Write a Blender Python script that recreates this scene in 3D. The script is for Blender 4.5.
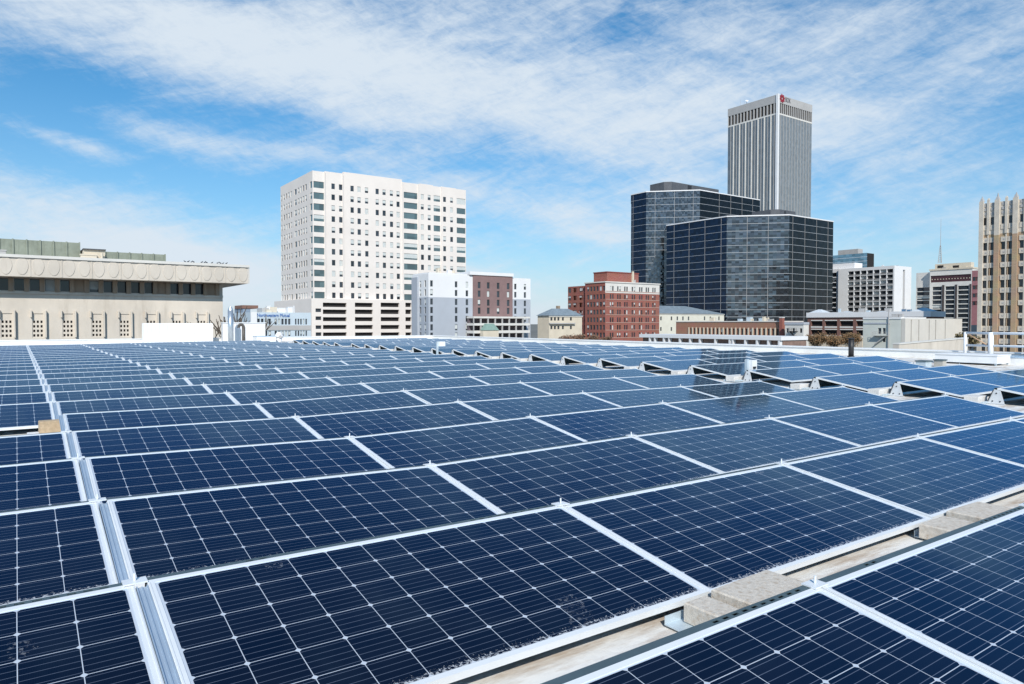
import bpy, bmesh, math, random
from mathutils import Vector
R = math.radians
for o in list(bpy.data.objects):
    bpy.data.objects.remove(o, do_unlink=True)
random.seed(7)
S = bpy.context.scene
COL = S.collection

# ------------------------------------------------------------------ camera
# X runs along the panel rows, Y runs from row to row (away from the viewer), z = 0 is the roof
FOC, YAW, PITCH = 698.95, 0.6162, 0.0271
CAM = Vector((-0.37, -2.8605, 1.21))
cd = bpy.data.cameras.new('camera'); cam = bpy.data.objects.new('camera', cd); COL.objects.link(cam)
cd.sensor_width = 36; cd.lens = FOC / 1024 * 36; cd.clip_start = 0.05; cd.clip_end = 20000
cam.location = CAM; cam.rotation_euler = (R(90) - PITCH, 0, -YAW)
S.camera = cam
S.render.resolution_x = 1024; S.render.resolution_y = 684

# ------------------------------------------------------------------ sky, sun, exposure
SUN_EL, SUN_AZ = R(38), R(210)              # azimuth clockwise from +Y
S.view_settings.view_transform = 'Standard'; S.view_settings.look = 'None'
S.view_settings.exposure = 0.22; S.view_settings.gamma = 1
S.view_settings.use_curve_mapping = False
W = bpy.data.worlds.new('World'); S.world = W; W.use_nodes = True
wt = W.node_tree; wt.nodes.clear()
def wn(t, **k):
    n = wt.nodes.new(t)
    for a, b in k.items(): setattr(n, a, b)
    return n
def wm(op, a, b=None, c=None, clamp=False):
    n = wn('ShaderNodeMath', operation=op); n.use_clamp = clamp
    for i, v in enumerate((a, b, c)):
        if v is None: continue
        if isinstance(v, (int, float)): n.inputs[i].default_value = v
        else: wt.links.new(v, n.inputs[i])
    return n.outputs[0]
sky = wn('ShaderNodeTexSky', sky_type='NISHITA'); sky.sun_disc = False
sky.sun_elevation = SUN_EL; sky.sun_rotation = SUN_AZ
sky.altitude = 200; sky.air_density = 1.0; sky.dust_density = 0.3; sky.ozone_density = 2.5
tc = wn('ShaderNodeTexCoord')
sep = wn('ShaderNodeSeparateXYZ'); wt.links.new(tc.outputs['Generated'], sep.inputs[0])
dx, dy, dz_ = sep.outputs
AZ = wm('ARCTAN2', dx, dy)                   # compass direction, 0 = +Y, positive towards +X
EL = wm('ARCSINE', dz_)
comb = wn('ShaderNodeCombineXYZ'); wt.links.new(AZ, comb.inputs[0]); wt.links.new(EL, comb.inputs[1])
def wnoise(rot, sx, sy, scale, detail, rough, loc=(0, 0, 0), dist=0.0):
    r = wn('ShaderNodeVectorRotate', rotation_type='Z_AXIS'); r.inputs['Angle'].default_value = rot
    wt.links.new(comb.outputs[0], r.inputs['Vector'])
    m = wn('ShaderNodeMapping'); m.inputs['Scale'].default_value = (sx, sy, 1); m.inputs['Location'].default_value = loc
    wt.links.new(r.outputs[0], m.inputs[0])
    n = wn('ShaderNodeTexNoise'); n.inputs['Scale'].default_value = scale; n.inputs['Detail'].default_value = detail
    n.inputs['Roughness'].default_value = rough; n.inputs['Distortion'].default_value = dist
    wt.links.new(m.outputs[0], n.inputs['Vector']); return n.outputs['Fac']
n1 = wnoise(R(14), 1.0, 2.4, 3.2, 10, 0.58, (3.1, 1.7, 0), 0.3)
n2 = wnoise(R(-8), 1.0, 3.2, 8.5, 10, 0.66, (8.3, 4.2, 0), 0.5)
n3 = wnoise(R(20), 1.3, 3.6, 30.0, 8, 0.72, (1.3, 9.2, 0), 0.6)
n4 = wnoise(R(-16), 1.0, 4.5, 12.0, 10, 0.68, (5.3, 2.2, 0), 0.7)
def sky_dir(px, py):                          # compass azimuth and height of a cloud bank
    a = math.atan2(px - 512, FOC) + YAW
    e = math.atan2((323 - py), math.hypot(px - 512, FOC)); return a, e
def bank(px, py, wpx, hpx, rot, k):
    a, e = sky_dir(px, py); wa = wpx / FOC; he = hpx / FOC
    u = wm('SUBTRACT', AZ, a); v = wm('SUBTRACT', EL, e)
    c, s = math.cos(rot), math.sin(rot)
    p = wm('DIVIDE', wm('ADD', wm('MULTIPLY', u, c), wm('MULTIPLY', v, s)), wa)
    q = wm('DIVIDE', wm('SUBTRACT', wm('MULTIPLY', v, c), wm('MULTIPLY', u, s)), he)
    r2 = wm('ADD', wm('MULTIPLY', p, p), wm('MULTIPLY', q, q))
    return wm('MULTIPLY', wm('EXPONENT', wm('MULTIPLY', r2, -1.0)), k)
banks = [(120, 30, 280, 44, R(-6), .58), (420, 84, 260, 42, R(-9), .58), (560, 20, 330, 45, 0, .42), (700, 120, 130, 55, R(-5), .40),
         (170, 137, 62, 15, R(-10), .62), (72, 143, 42, 8, R(-14), .55), (290, 152, 60, 8, 0, .25),
         (60, 225, 190, 38, R(-8), .56), (210, 270, 160, 32, R(-6), .50), (20, 290, 200, 40, 0, .45),
         (560, 215, 120, 14, R(-14), .32), (590, 235, 60, 10, R(-8), .30), (500, 285, 160, 34, R(-6), .36), (950, 70, 160, 40, R(20), .22), (830, 40, 150, 30, 0, .25), (960, -90, 300, 80, R(8), -.32),
         (940, 210, 160, 30, 0, .16), (780, 130, 360, 140, R(-4), .26), (600, 215, 170, 40, R(-10), .16), (390, 175, 130, 34, R(-8), .26), (60, 110, 90, 40, 0, -.22), (250, 115, 130, 18, R(-6), -.12), (160, 178, 130, 12, R(-5), -.15)]
acc = None
for b in banks:
    o_ = bank(*b); acc = o_ if acc is None else wm('ADD', acc, o_)
# bright clouds added unseen behind the viewer, for the towers' chamfered glass to reflect
for az, el, wa, he, k in ((R(215), R(14), .55, .30, .62), (R(152), R(40), .5, .3, .3)):
    u = wm('DIVIDE', wm('SUBTRACT', wm('MODULO', wm('ADD', AZ, 2 * math.pi), 2 * math.pi), az), wa); v = wm('DIVIDE', wm('SUBTRACT', EL, el), he)
    acc = wm('ADD', acc, wm('MULTIPLY', wm('EXPONENT', wm('MULTIPLY', wm('ADD', wm('MULTIPLY', u, u), wm('MULTIPLY', v, v)), -1.0)), k))
tex = wm('ADD', wm('ADD', wm('ADD', wm('MULTIPLY', n1, .70), wm('MULTIPLY', n2, .55)), wm('MULTIPLY', n3, .34)), wm('MULTIPLY', n4, .44))   # centred near .87
dens = wm('ADD', wm('MULTIPLY', wm('SUBTRACT', tex, 1.015), 1.6), acc)
mr = wn('ShaderNodeMapRange', interpolation_type='SMOOTHSTEP'); wt.links.new(dens, mr.inputs[0])
mr.inputs[1].default_value = -0.06; mr.inputs[2].default_value = 1.02; mr.inputs[3].default_value = 0; mr.inputs[4].default_value = .97
mix = wn('ShaderNodeMix', data_type='RGBA'); wt.links.new(mr.outputs[0], mix.inputs[0])
hs = wn('ShaderNodeHueSaturation'); hs.inputs['Saturation'].default_value = 1.1; hs.inputs['Value'].default_value = 1.0
tn = wn('ShaderNodeMix', data_type='RGBA', blend_type='MULTIPLY'); tn.inputs[0].default_value = 1; wt.links.new(sky.outputs[0], tn.inputs[6]); tn.inputs[7].default_value = (.28, .82, 1.04, 1)   # crisp winter blue
wt.links.new(tn.outputs[2], hs.inputs['Color'])
hz = wn('ShaderNodeMix', data_type='RGBA'); wt.links.new(wm('EXPONENT', wm('MULTIPLY', wm('ABSOLUTE', EL), -6.6)), hz.inputs[0])   # pale air low over the city
wt.links.new(hs.outputs[0], hz.inputs[6]); hz.inputs[7].default_value = (5.35, 5.75, 6.25, 1); wt.links.new(hz.outputs[2], mix.inputs[6])
mix.inputs[7].default_value = (5.6, 6.3, 7.0, 1)
bg = wn('ShaderNodeBackground'); bg.inputs[1].default_value = 0.11
wt.links.new(mix.outputs[2], bg.inputs[0])
wo = wn('ShaderNodeOutputWorld'); wt.links.new(bg.outputs[0], wo.inputs[0])
sl = bpy.data.lights.new('sun', 'SUN'); sl.energy = 3.9; sl.angle = R(.5); sl.color = (1, .95, .87)
so = bpy.data.objects.new('sun', sl); COL.objects.link(so)
sd = Vector((math.sin(SUN_AZ) * math.cos(SUN_EL), math.cos(SUN_AZ) * math.cos(SUN_EL), math.sin(SUN_EL)))
so.rotation_euler = sd.to_track_quat('Z', 'Y').to_euler()

# ------------------------------------------------------------------ helpers: meshes and records
class MB:
    def __init__(s): s.v = []; s.f = []
    def face(s, *pts):
        i = len(s.v); s.v += [tuple(p) for p in pts]; s.f.append(tuple(range(i, i + len(pts))))
    def hexa(s, b, t):
        i = len(s.v); n = len(b); s.v += [tuple(p) for p in b] + [tuple(p) for p in t]
        s.f.append(tuple(i + k for k in reversed(range(n)))); s.f.append(tuple(i + n + k for k in range(n)))
        for k in range(n):
            s.f.append((i + k, i + (k + 1) % n, i + n + (k + 1) % n, i + n + k))
    def box(s, x0, x1, y0, y1, z0, z1):
        s.hexa([(x0, y0, z0), (x1, y0, z0), (x1, y1, z0), (x0, y1, z0)], [(x0, y0, z1), (x1, y0, z1), (x1, y1, z1), (x0, y1, z1)])
    def tube(s, a, b, r0, r1=None, n=8):
        a = Vector(a); b = Vector(b); r1 = r0 if r1 is None else r1
        d = (b - a).normalized(); x = d.orthogonal().normalized(); y = d.cross(x)
        c = [(math.cos(2 * math.pi * k / n), math.sin(2 * math.pi * k / n)) for k in range(n)]
        s.hexa([a + x * (p * r0) + y * (q * r0) for p, q in c], [b + x * (p * r1) + y * (q * r1) for p, q in c])
    def build(s, name, mat, parent=None, smooth=False):
        me = bpy.data.meshes.new(name); me.from_pydata(s.v, [], s.f); me.validate()
        if smooth:
            for p in me.polygons: p.use_smooth = True
        me.materials.append(mat)
        o = bpy.data.objects.new(name, me); COL.objects.link(o)
        if parent: o.parent = parent; o.location = -Vector(parent['base']) if 'base' in parent else Vector()
        return o
def thing(name, label, cat, loc=(0, 0, 0), group=None):
    o = bpy.data.objects.new(name, None); COL.objects.link(o); o.location = loc; o.empty_display_size = .2
    o['label'] = label; o['category'] = cat
    if group: o['group'] = group
    return o
def world_thing(name, label, cat, base, group=None):   # parts of this one are given in world coordinates
    o = thing(name, label, cat, base, group); o['base'] = tuple(base); return o
def tag(o, label, cat, group=None):
    o['label'] = label; o['category'] = cat
    if group: o['group'] = group
    return o
def structure(o): o['kind'] = 'structure'; return o
def copy_tree(o, parent=None):
    c = o.copy(); COL.objects.link(c)
    if parent: c.parent = parent
    for ch in list(o.children): copy_tree(ch, c)
    return c
ORD = ['zeroth', 'first', 'second', 'third', 'fourth', 'fifth', 'sixth', 'seventh', 'eighth', 'ninth', 'tenth', 'eleventh', 'twelfth', 'thirteenth',
       'fourteenth', 'fifteenth', 'sixteenth', 'seventeenth', 'eighteenth', 'nineteenth', 'twentieth', 'twenty-first', 'twenty-second', 'twenty-third',
       'twenty-fourth', 'twenty-fifth', 'twenty-sixth']

# ------------------------------------------------------------------ helpers: materials
def mat(name, col, rough=.6, metal=0., var=.12, scale=1.5, spec=.5, stain=None, bump=0., bscale=60, zsq=1.0):
    m = bpy.data.materials.new(name); m.use_nodes = True; nt = m.node_tree; b = nt.nodes['Principled BSDF']
    b.inputs['Roughness'].default_value = rough; b.inputs['Metallic'].default_value = metal
    b.inputs['Specular IOR Level'].default_value = spec
    t = nt.nodes.new('ShaderNodeTexCoord'); mp = nt.nodes.new('ShaderNodeMapping'); mp.inputs['Scale'].default_value = (1, 1, zsq)
    nt.links.new(t.outputs['Object'], mp.inputs[0])
    n = nt.nodes.new('ShaderNodeTexNoise'); n.inputs['Scale'].default_value = scale; n.inputs['Detail'].default_value = 6; n.inputs['Roughness'].default_value = .65
    nt.links.new(mp.outputs[0], n.inputs['Vector'])
    r = nt.nodes.new('ShaderNodeValToRGB'); e = r.color_ramp.elements
    e[0].position = .3; e[1].position = .72
    e[0].color = tuple(c * (1 - var) for c in col) + (1,); e[1].color = tuple(min(1, c * (1 + var)) for c in col) + (1,)
    nt.links.new(n.outputs['Fac'], r.inputs[0]); out = r.outputs[0]
    if stain:
        n2 = nt.nodes.new('ShaderNodeTexNoise'); n2.inputs['Scale'].default_value = stain[1]; n2.inputs['Detail'].default_value = 8
        n2.inputs['Roughness'].default_value = .7
        m2 = nt.nodes.new('ShaderNodeMapping'); m2.inputs['Scale'].default_value = stain[4] if len(stain) > 4 else (1, 1, .15)
        nt.links.new(t.outputs['Object'], m2.inputs[0]); nt.links.new(m2.outputs[0], n2.inputs['Vector'])
        q = nt.nodes.new('ShaderNodeMapRange'); q.inputs[1].default_value = stain[2]; q.inputs[2].default_value = stain[2] + .18; q.inputs[4].default_value = stain[3]
        nt.links.new(n2.outputs['Fac'], q.inputs[0])
        x = nt.nodes.new('ShaderNodeMix'); x.data_type = 'RGBA'; nt.links.new(q.outputs[0], x.inputs[0]); nt.links.new(out, x.inputs[6])
        x.inputs[7].default_value = tuple(stain[0]) + (1,); out = x.outputs[2]
    nt.links.new(out, b.inputs['Base Color'])
    if bump:
        n3 = nt.nodes.new('ShaderNodeTexNoise'); n3.inputs['Scale'].default_value = bscale; n3.inputs['Detail'].default_value = 4
        nt.links.new(t.outputs['Object'], n3.inputs['Vector'])
        bp = nt.nodes.new('ShaderNodeBump'); bp.inputs['Strength'].default_value = bump; bp.inputs['Distance'].default_value = .02
        nt.links.new(n3.outputs['Fac'], bp.inputs['Height']); nt.links.new(bp.outputs[0], b.inputs['Normal'])
    return m
def brick_mat(name, c1, c2, mortar):
    m = mat(name, c1, .85); nt = m.node_tree; b = nt.nodes['Principled BSDF']
    t = nt.nodes.new('ShaderNodeTexCoord'); mp = nt.nodes.new('ShaderNodeMapping'); mp.inputs['Rotation'].default_value = (R(90), 0, 0)
    nt.links.new(t.outputs['Object'], mp.inputs[0])
    k = nt.nodes.new('ShaderNodeTexBrick'); k.inputs['Color1'].default_value = c1 + (1,); k.inputs['Color2'].default_value = c2 + (1,)
    k.inputs['Mortar'].default_value = mortar + (1,); k.inputs['Scale'].default_value = 2.2; k.inputs['Mortar Size'].default_value = .015
    nt.links.new(mp.outputs[0], k.inputs['Vector'])
    n = nt.nodes.new('ShaderNodeTexNoise'); n.inputs['Scale'].default_value = .35; n.inputs['Detail'].default_value = 5
    nt.links.new(t.outputs['Object'], n.inputs['Vector'])
    x = nt.nodes.new('ShaderNodeMix'); x.data_type = 'RGBA'; x.blend_type = 'MULTIPLY'; x.inputs[0].default_value = .35
    nt.links.new(k.outputs['Color'], x.inputs[6]); nt.links.new(n.outputs['Color'], x.inputs[7])
    nt.links.new(x.outputs[2], b.inputs['Base Color']); return m
def tower_glass(name, tint, metal, pane=(1.6, 1.6, 1.35), lo=.75, hi=1.25, rough=.06, wob=.02):
    """dark curtain-wall glass: every pane a little different in tint and set at a very slightly different angle"""
    m = bpy.data.materials.new(name); m.use_nodes = True; nt = m.node_tree; b = nt.nodes['Principled BSDF']
    t = nt.nodes.new('ShaderNodeTexCoord'); sn = nt.nodes.new('ShaderNodeVectorMath'); sn.operation = 'SNAP'
    nt.links.new(t.outputs['Object'], sn.inputs[0]); sn.inputs[1].default_value = pane
    wnz = nt.nodes.new('ShaderNodeTexWhiteNoise'); nt.links.new(sn.outputs[0], wnz.inputs[0])
    mr = nt.nodes.new('ShaderNodeMapRange'); mr.inputs[3].default_value = lo; mr.inputs[4].default_value = hi; nt.links.new(wnz.outputs['Value'], mr.inputs[0])
    mu = nt.nodes.new('ShaderNodeVectorMath'); mu.operation = 'SCALE'; mu.inputs[0].default_value = tint; nt.links.new(mr.outputs[0], mu.inputs['Scale'])
    nt.links.new(mu.outputs[0], b.inputs['Base Color'])
    b.inputs['Metallic'].default_value = metal; b.inputs['Roughness'].default_value = rough
    g = nt.nodes.new('ShaderNodeNewGeometry'); sub = nt.nodes.new('ShaderNodeVectorMath'); sub.operation = 'SUBTRACT'
    nt.links.new(wnz.outputs['Color'], sub.inputs[0]); sub.inputs[1].default_value = (.5, .5, .5)
    sc = nt.nodes.new('ShaderNodeVectorMath'); sc.operation = 'SCALE'; sc.inputs['Scale'].default_value = wob; nt.links.new(sub.outputs[0], sc.inputs[0])
    ad = nt.nodes.new('ShaderNodeVectorMath'); nt.links.new(g.outputs['Normal'], ad.inputs[0]); nt.links.new(sc.outputs[0], ad.inputs[1])
    no = nt.nodes.new('ShaderNodeVectorMath'); no.operation = 'NORMALIZE'; nt.links.new(ad.outputs[0], no.inputs[0]); nt.links.new(no.outputs[0], b.inputs['Normal'])
    return m
def cell_mat():
    """monocrystalline panel face: 12 x 6 cells with cut corners, pale gaps, busbars, a glass coat, grit along the low edge"""
    m = bpy.data.materials.new('solar_cells'); m.use_nodes = True; nt = m.node_tree; L = nt.links; b = nt.nodes['Principled BSDF']
    def N(t, **k):
        n = nt.nodes.new(t)
        for a, v in k.items(): setattr(n, a, v)
        return n
    def M(op, a, c=None, d=None, clamp=False):
        n = N('ShaderNodeMath', operation=op); n.use_clamp = clamp
        for i, v in enumerate((a, c, d)):
            if v is None: continue
            if isinstance(v, (int, float)): n.inputs[i].default_value = v
            else: L.new(v, n.inputs[i])
        return n.outputs[0]
    uv = N('ShaderNodeUVMap'); uv.uv_map = 'cells'
    sp = N('ShaderNodeSeparateXYZ'); L.new(uv.outputs[0], sp.inputs[0]); u, v = sp.outputs[0], sp.outputs[1]
    fu = M('FRACT', u); fv = M('FRACT', v)
    eu = M('MINIMUM', fu, M('SUBTRACT', 1, fu)); ev = M('MINIMUM', fv, M('SUBTRACT', 1, fv))
    gap = M('MAXIMUM', M('LESS_THAN', eu, .0085), M('LESS_THAN', ev, .0085))
    dia = M('LESS_THAN', M('ADD', eu, ev), .074)
    outx = M('MAXIMUM', M('LESS_THAN', u, 0.0), M('GREATER_THAN', u, 12.0))
    outy = M('MAXIMUM', M('LESS_THAN', v, 0.0), M('GREATER_THAN', v, 6.0))
    line = M('MAXIMUM', M('MAXIMUM', gap, dia), M('MAXIMUM', outx, outy))
    bb = M('ABSOLUTE', M('SUBTRACT', M('FRACT', M('MULTIPLY', fv, 5.0)), .5))
    bus = M('MULTIPLY', M('LESS_THAN', bb, .034), .42)
    fing = M('MULTIPLY', M('LESS_THAN', M('FRACT', M('MULTIPLY', fu, 40.0)), .18), .02)
    oi = N('ShaderNodeObjectInfo')
    cf = N('ShaderNodeCombineXYZ'); L.new(M('FLOOR', u), cf.inputs[0]); L.new(M('FLOOR', v), cf.inputs[1]); L.new(M('MULTIPLY', oi.outputs['Random'], 50), cf.inputs[2])
    wn_ = N('ShaderNodeTexWhiteNoise'); L.new(cf.outputs[0], wn_.inputs[0])
    cr = N('ShaderNodeValToRGB'); cr.color_ramp.elements[0].color = (.0018, .0028, .0056, 1); cr.color_ramp.elements[1].color = (.0046, .0066, .0120, 1)
    L.new(M('ADD', M('MULTIPLY', wn_.outputs['Value'], .5), M('MULTIPLY', oi.outputs['Random'], .5)), cr.inputs[0])
    c1 = N('ShaderNodeMix', data_type='RGBA'); L.new(M('ADD', bus, fing), c1.inputs[0]); L.new(cr.outputs[0], c1.inputs[6]); c1.inputs[7].default_value = (.22, .27, .36, 1)
    c2 = N('ShaderNodeMix', data_type='RGBA'); L.new(line, c2.inputs[0]); L.new(c1.outputs[2], c2.inputs[6]); c2.inputs[7].default_value = (.54, .59, .65, 1)
    # grit and dried dust: thick along the low edge, thin film elsewhere
    cb = N('ShaderNodeCombineXYZ'); L.new(u, cb.inputs[0]); L.new(v, cb.inputs[1]); L.new(M('MULTIPLY', oi.outputs['Random'], 90), cb.inputs[2])
    gn = N('ShaderNodeTexNoise'); gn.inputs['Scale'].default_value = 13; gn.inputs['Detail'].default_value = 6; gn.inputs['Roughness'].default_value = .75; L.new(cb.outputs[0], gn.inputs['Vector'])
    gl = N('ShaderNodeTexNoise'); gl.inputs['Scale'].default_value = .9; gl.inputs['Detail'].default_value = 3; L.new(cb.outputs[0], gl.inputs['Vector'])
    low = M('POWER', M('SUBTRACT', 1, M('DIVIDE', M('MAXIMUM', v, 0), .45), None, True), 1.3)
    grit = M('MULTIPLY', M('GREATER_THAN', M('ADD', gn.outputs['Fac'], M('ADD', M('MULTIPLY', low, .24), M('MULTIPLY', gl.outputs['Fac'], .12))), .79), M('LESS_THAN', v, .6))
    specks = M('GREATER_THAN', M('ADD', gn.outputs['Fac'], M('MULTIPLY', gl.outputs['Fac'], .25)), .93)
    film = M('MULTIPLY', M('SUBTRACT', gl.outputs['Fac'], .35, None, True), .012)
    sm = N('ShaderNodeTexNoise'); sm.inputs['Scale'].default_value = .55; sm.inputs['Detail'].default_value = 2; L.new(cb.outputs[0], sm.inputs['Vector'])
    smf = N('ShaderNodeTexNoise'); smf.inputs['Scale'].default_value = 7; smf.inputs['Detail'].default_value = 7; smf.inputs['Roughness'].default_value = .8; L.new(cb.outputs[0], smf.inputs['Vector'])
    smudge = M('MULTIPLY', M('MULTIPLY', M('GREATER_THAN', sm.outputs['Fac'], .755), M('GREATER_THAN', smf.outputs['Fac'], .56)), .22)
    dirt = M('MAXIMUM', M('MAXIMUM', M('MULTIPLY', M('MAXIMUM', grit, specks), M('ADD', .35, M('MULTIPLY', smf.outputs['Fac'], .7))), film), smudge)
    c3 = N('ShaderNodeMix', data_type='RGBA'); L.new(dirt, c3.inputs[0]); L.new(c2.outputs[2], c3.inputs[6]); c3.inputs[7].default_value = (.62, .64, .66, 1)
    nt.nodes.remove(b); outn = [n for n in nt.nodes if n.type == 'OUTPUT_MATERIAL'][0]
    df = N('ShaderNodeBsdfDiffuse'); L.new(c3.outputs[2], df.inputs['Color'])
    gs = N('ShaderNodeBsdfGlossy'); gs.inputs['Color'].default_value = (.36, .66, 1.0, 1)      # blue anti-reflection coating
    L.new(M('ADD', M('ADD', M('MULTIPLY', gl.outputs['Fac'], .08), M('MULTIPLY', dirt, .5)), .02), gs.inputs['Roughness'])
    fr = N('ShaderNodeFresnel'); fr.inputs['IOR'].default_value = 1.56
    mx_ = N('ShaderNodeMixShader'); L.new(fr.outputs[0], mx_.inputs[0]); L.new(df.outputs[0], mx_.inputs[1]); L.new(gs.outputs[0], mx_.inputs[2]); L.new(mx_.outputs[0], outn.inputs['Surface'])
    return m
CELLS = cell_mat()
ALU = mat('anodised_aluminium', (.79, .815, .83), .42, .12, .06, 3)
RAILM = mat('mill_aluminium', (.50, .60, .70), .38, .45, .08, 4)
GALV = mat('galvanised_sheet', (.085, .125, .14), .5, .2, .15, 6)
GALVL = mat('pale_galvanised_sheet', (.55, .64, .70), .45, .3, .12, 6)
WHITEM = mat('white_painted_metal', (.80, .81, .82), .5, 0, .05, 3)
BLOCKM = mat('concrete_block', (.66, .60, .52), .92, 0, .25, 90, stain=((.30, .20, .11), 45, .50, .7, (1, 1, 1)), bump=.35, bscale=260)
ROOFM = mat('white_roof_membrane', (.78, .77, .74), .75, 0, .06, 1.2, stain=((.34, .22, .12), 2.4, .46, .72, (.5, 2.4, 1)), bump=.15, bscale=30)
WALLW = mat('white_parapet_paint', (.82, .82, .80), .75, 0, .05, .8, stain=((.55, .52, .46), .6, .60, .35))
BRACKETM = mat('white_bracket', (.66, .68, .70), .5, .1, .10, 9, stain=((.42, .40, .37), 8, .55, .5, (1, 1, 1)))
BLOCKP = mat('pale_concrete_block', (.68, .66, .63), .92, 0, .14, 60, stain=((.45, .41, .36), 25, .55, .5, (1, 1, 1)), bump=.35, bscale=200)
BLACKM = mat('black_paint', (.02, .02, .022), .5)
DARKP = mat('dark_plastic', (.03, .03, .035), .5)

# ------------------------------------------------------------------ the ground, our roof
mb = MB(); mb.face((-4000, -4000, -10), (4000, -4000, -10), (4000, 6000, -10), (-4000, 6000, -10))
structure(mb.build('ground', mat('city_ground', (.16, .155, .14), .9, 0, .35, .02)))
PU, RP, TILT, PW = 1.98, 1.4548, 0.1567, 0.99
ZH = 0.25                                    # height of a panel's high edge above the roof
AISLE = 1.6747
TN = [-1, 0, 1, 2, 3, 4, 5, 5.85, 10]; KN = [0, 1, 2, 3, 4, 5, 6, 8, 10, 26]
DZ = [[.010, .012, .012, .000, -.010, -.020, -.020, -.020, -.020], [.011, .011, -.008, -.016, -.019, -.030, -.030, -.020, -.020],
      [.008, .008, -.039, -.017, -.019, -.013, -.017, -.009, 0], [.006, .006, -.037, -.011, .001, .002, -.006, -.013, 0],
      [.008, .008, -.018, .013, .006, -.010, -.020, -.030, 0], [.008, .008, -.016, .032, .044, .034, .015, .021, .03],
      [.005, .005, 0, .03, .045, .045, .035, .038, .04], [0, 0, .01, .03, .05, .06, .065, .069, .07],
      [0, 0, .01, .03, .05, .06, .07, .077, .077], [0, 0, .01, .03, .05, .06, .07, .077, .077]]
def lerp_i(a, x):
    x = min(max(x, a[0]), a[-1])
    for i in range(len(a) - 1):
        if x <= a[i + 1]: return i, (x - a[i]) / (a[i + 1] - a[i])
def sag(X, Y):                                # the roof falls gently to its drains
    i, a = lerp_i(TN, X / PU); j, b = lerp_i(KN, Y / RP + 1)
    return (DZ[j][i] * (1 - a) + DZ[j][i + 1] * a) * (1 - b) + (DZ[j + 1][i] * (1 - a) + DZ[j + 1][i + 1] * a) * b
RX0, RX1, RY0, RY1 = -9.0, 24.0, -12.0, 41.5
mb = MB(); nx, ny = 66, 107
for j in range(ny + 1):
    for i in range(nx + 1):
        X = RX0 + (RX1 - RX0) * i / nx; Y = RY0 + (RY1 - RY0) * j / ny; mb.v.append((X, Y, sag(X, Y)))
for j in range(ny):
    for i in range(nx):
        a = j * (nx + 1) + i; mb.f.append((a, a + 1, a + nx + 2, a + nx + 1))
structure(mb.build('rooftop', ROOFM, smooth=True))
PT, ZP = .30, .33
pw = world_thing('parapet_wall', 'low white parapet wall round the edge of the solar roof', 'parapet', (RX0, RY1, -10))
mb = MB()
mb.box(RX0 - PT, RX1 + PT, RY1, RY1 + PT, -10, ZP - .04); mb.box(RX0 - PT, RX1 + PT, RY0 - PT, RY0, -10, ZP - .04)
mb.box(RX0 - PT, RX0, RY0, RY1, -10, ZP - .04); mb.box(RX1, RX1 + PT, RY0, RY1, -10, ZP - .04)
mb.build('wall', WALLW, pw)
mb = MB()
mb.box(RX0 - PT - .04, RX1 + PT + .04, RY1 - .04, RY1 + PT + .04, ZP - .04, ZP); mb.box(RX0 - PT - .04, RX1 + PT + .04, RY0 - PT - .04, RY0 + .04, ZP - .04, ZP)
mb.box(RX0 - PT - .04, RX0 + .04, RY0 + .04, RY1 - .04, ZP - .04, ZP); mb.box(RX1 - .04, RX1 + PT + .04, RY0 + .04, RY1 - .04, ZP - .04, ZP)
mb.build('coping', WHITEM, pw)

# ------------------------------------------------------------------ solar panels
# a panel's own frame: origin on the roof under the left end of its high edge, x along the row, low edge towards -y
ct, st = math.cos(TILT), math.sin(TILT)
def sl_pt(x, s, h=0.0):                       # s metres down the slope from the high edge, h above the frame top
    return (x, -s * ct - h * st, ZH - s * st + h * ct)
def slab(mb, x0, x1, s0, s1, h0, h1):
    mb.hexa([sl_pt(x0, s1, h0), sl_pt(x1, s1, h0), sl_pt(x1, s0, h0), sl_pt(x0, s0, h0)], [sl_pt(x0, s1, h1), sl_pt(x1, s1, h1), sl_pt(x1, s0, h1), sl_pt(x0, s0, h1)])
GAP = .004; PL = PU - 2 * GAP; FR = .022; FT = .027
def face_mesh():
    me = bpy.data.meshes.new('glass_face'); a, b = GAP + FR, GAP + PL - FR
    vs = [sl_pt(a, PW - FR, -.003), sl_pt(b, PW - FR, -.003), sl_pt(b, FR, -.003), sl_pt(a, FR, -.003)]
    me.from_pydata(vs, [], [(0, 1, 2, 3)]); uv = me.uv_layers.new(name='cells')
    mx, my = .055, .03
    for l, c in zip(uv.data, ((-mx, -my), (12 + mx, -my), (12 + mx, 6 + my), (-mx, 6 + my))): l.uv = c
    me.materials.append(CELLS); return me
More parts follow.
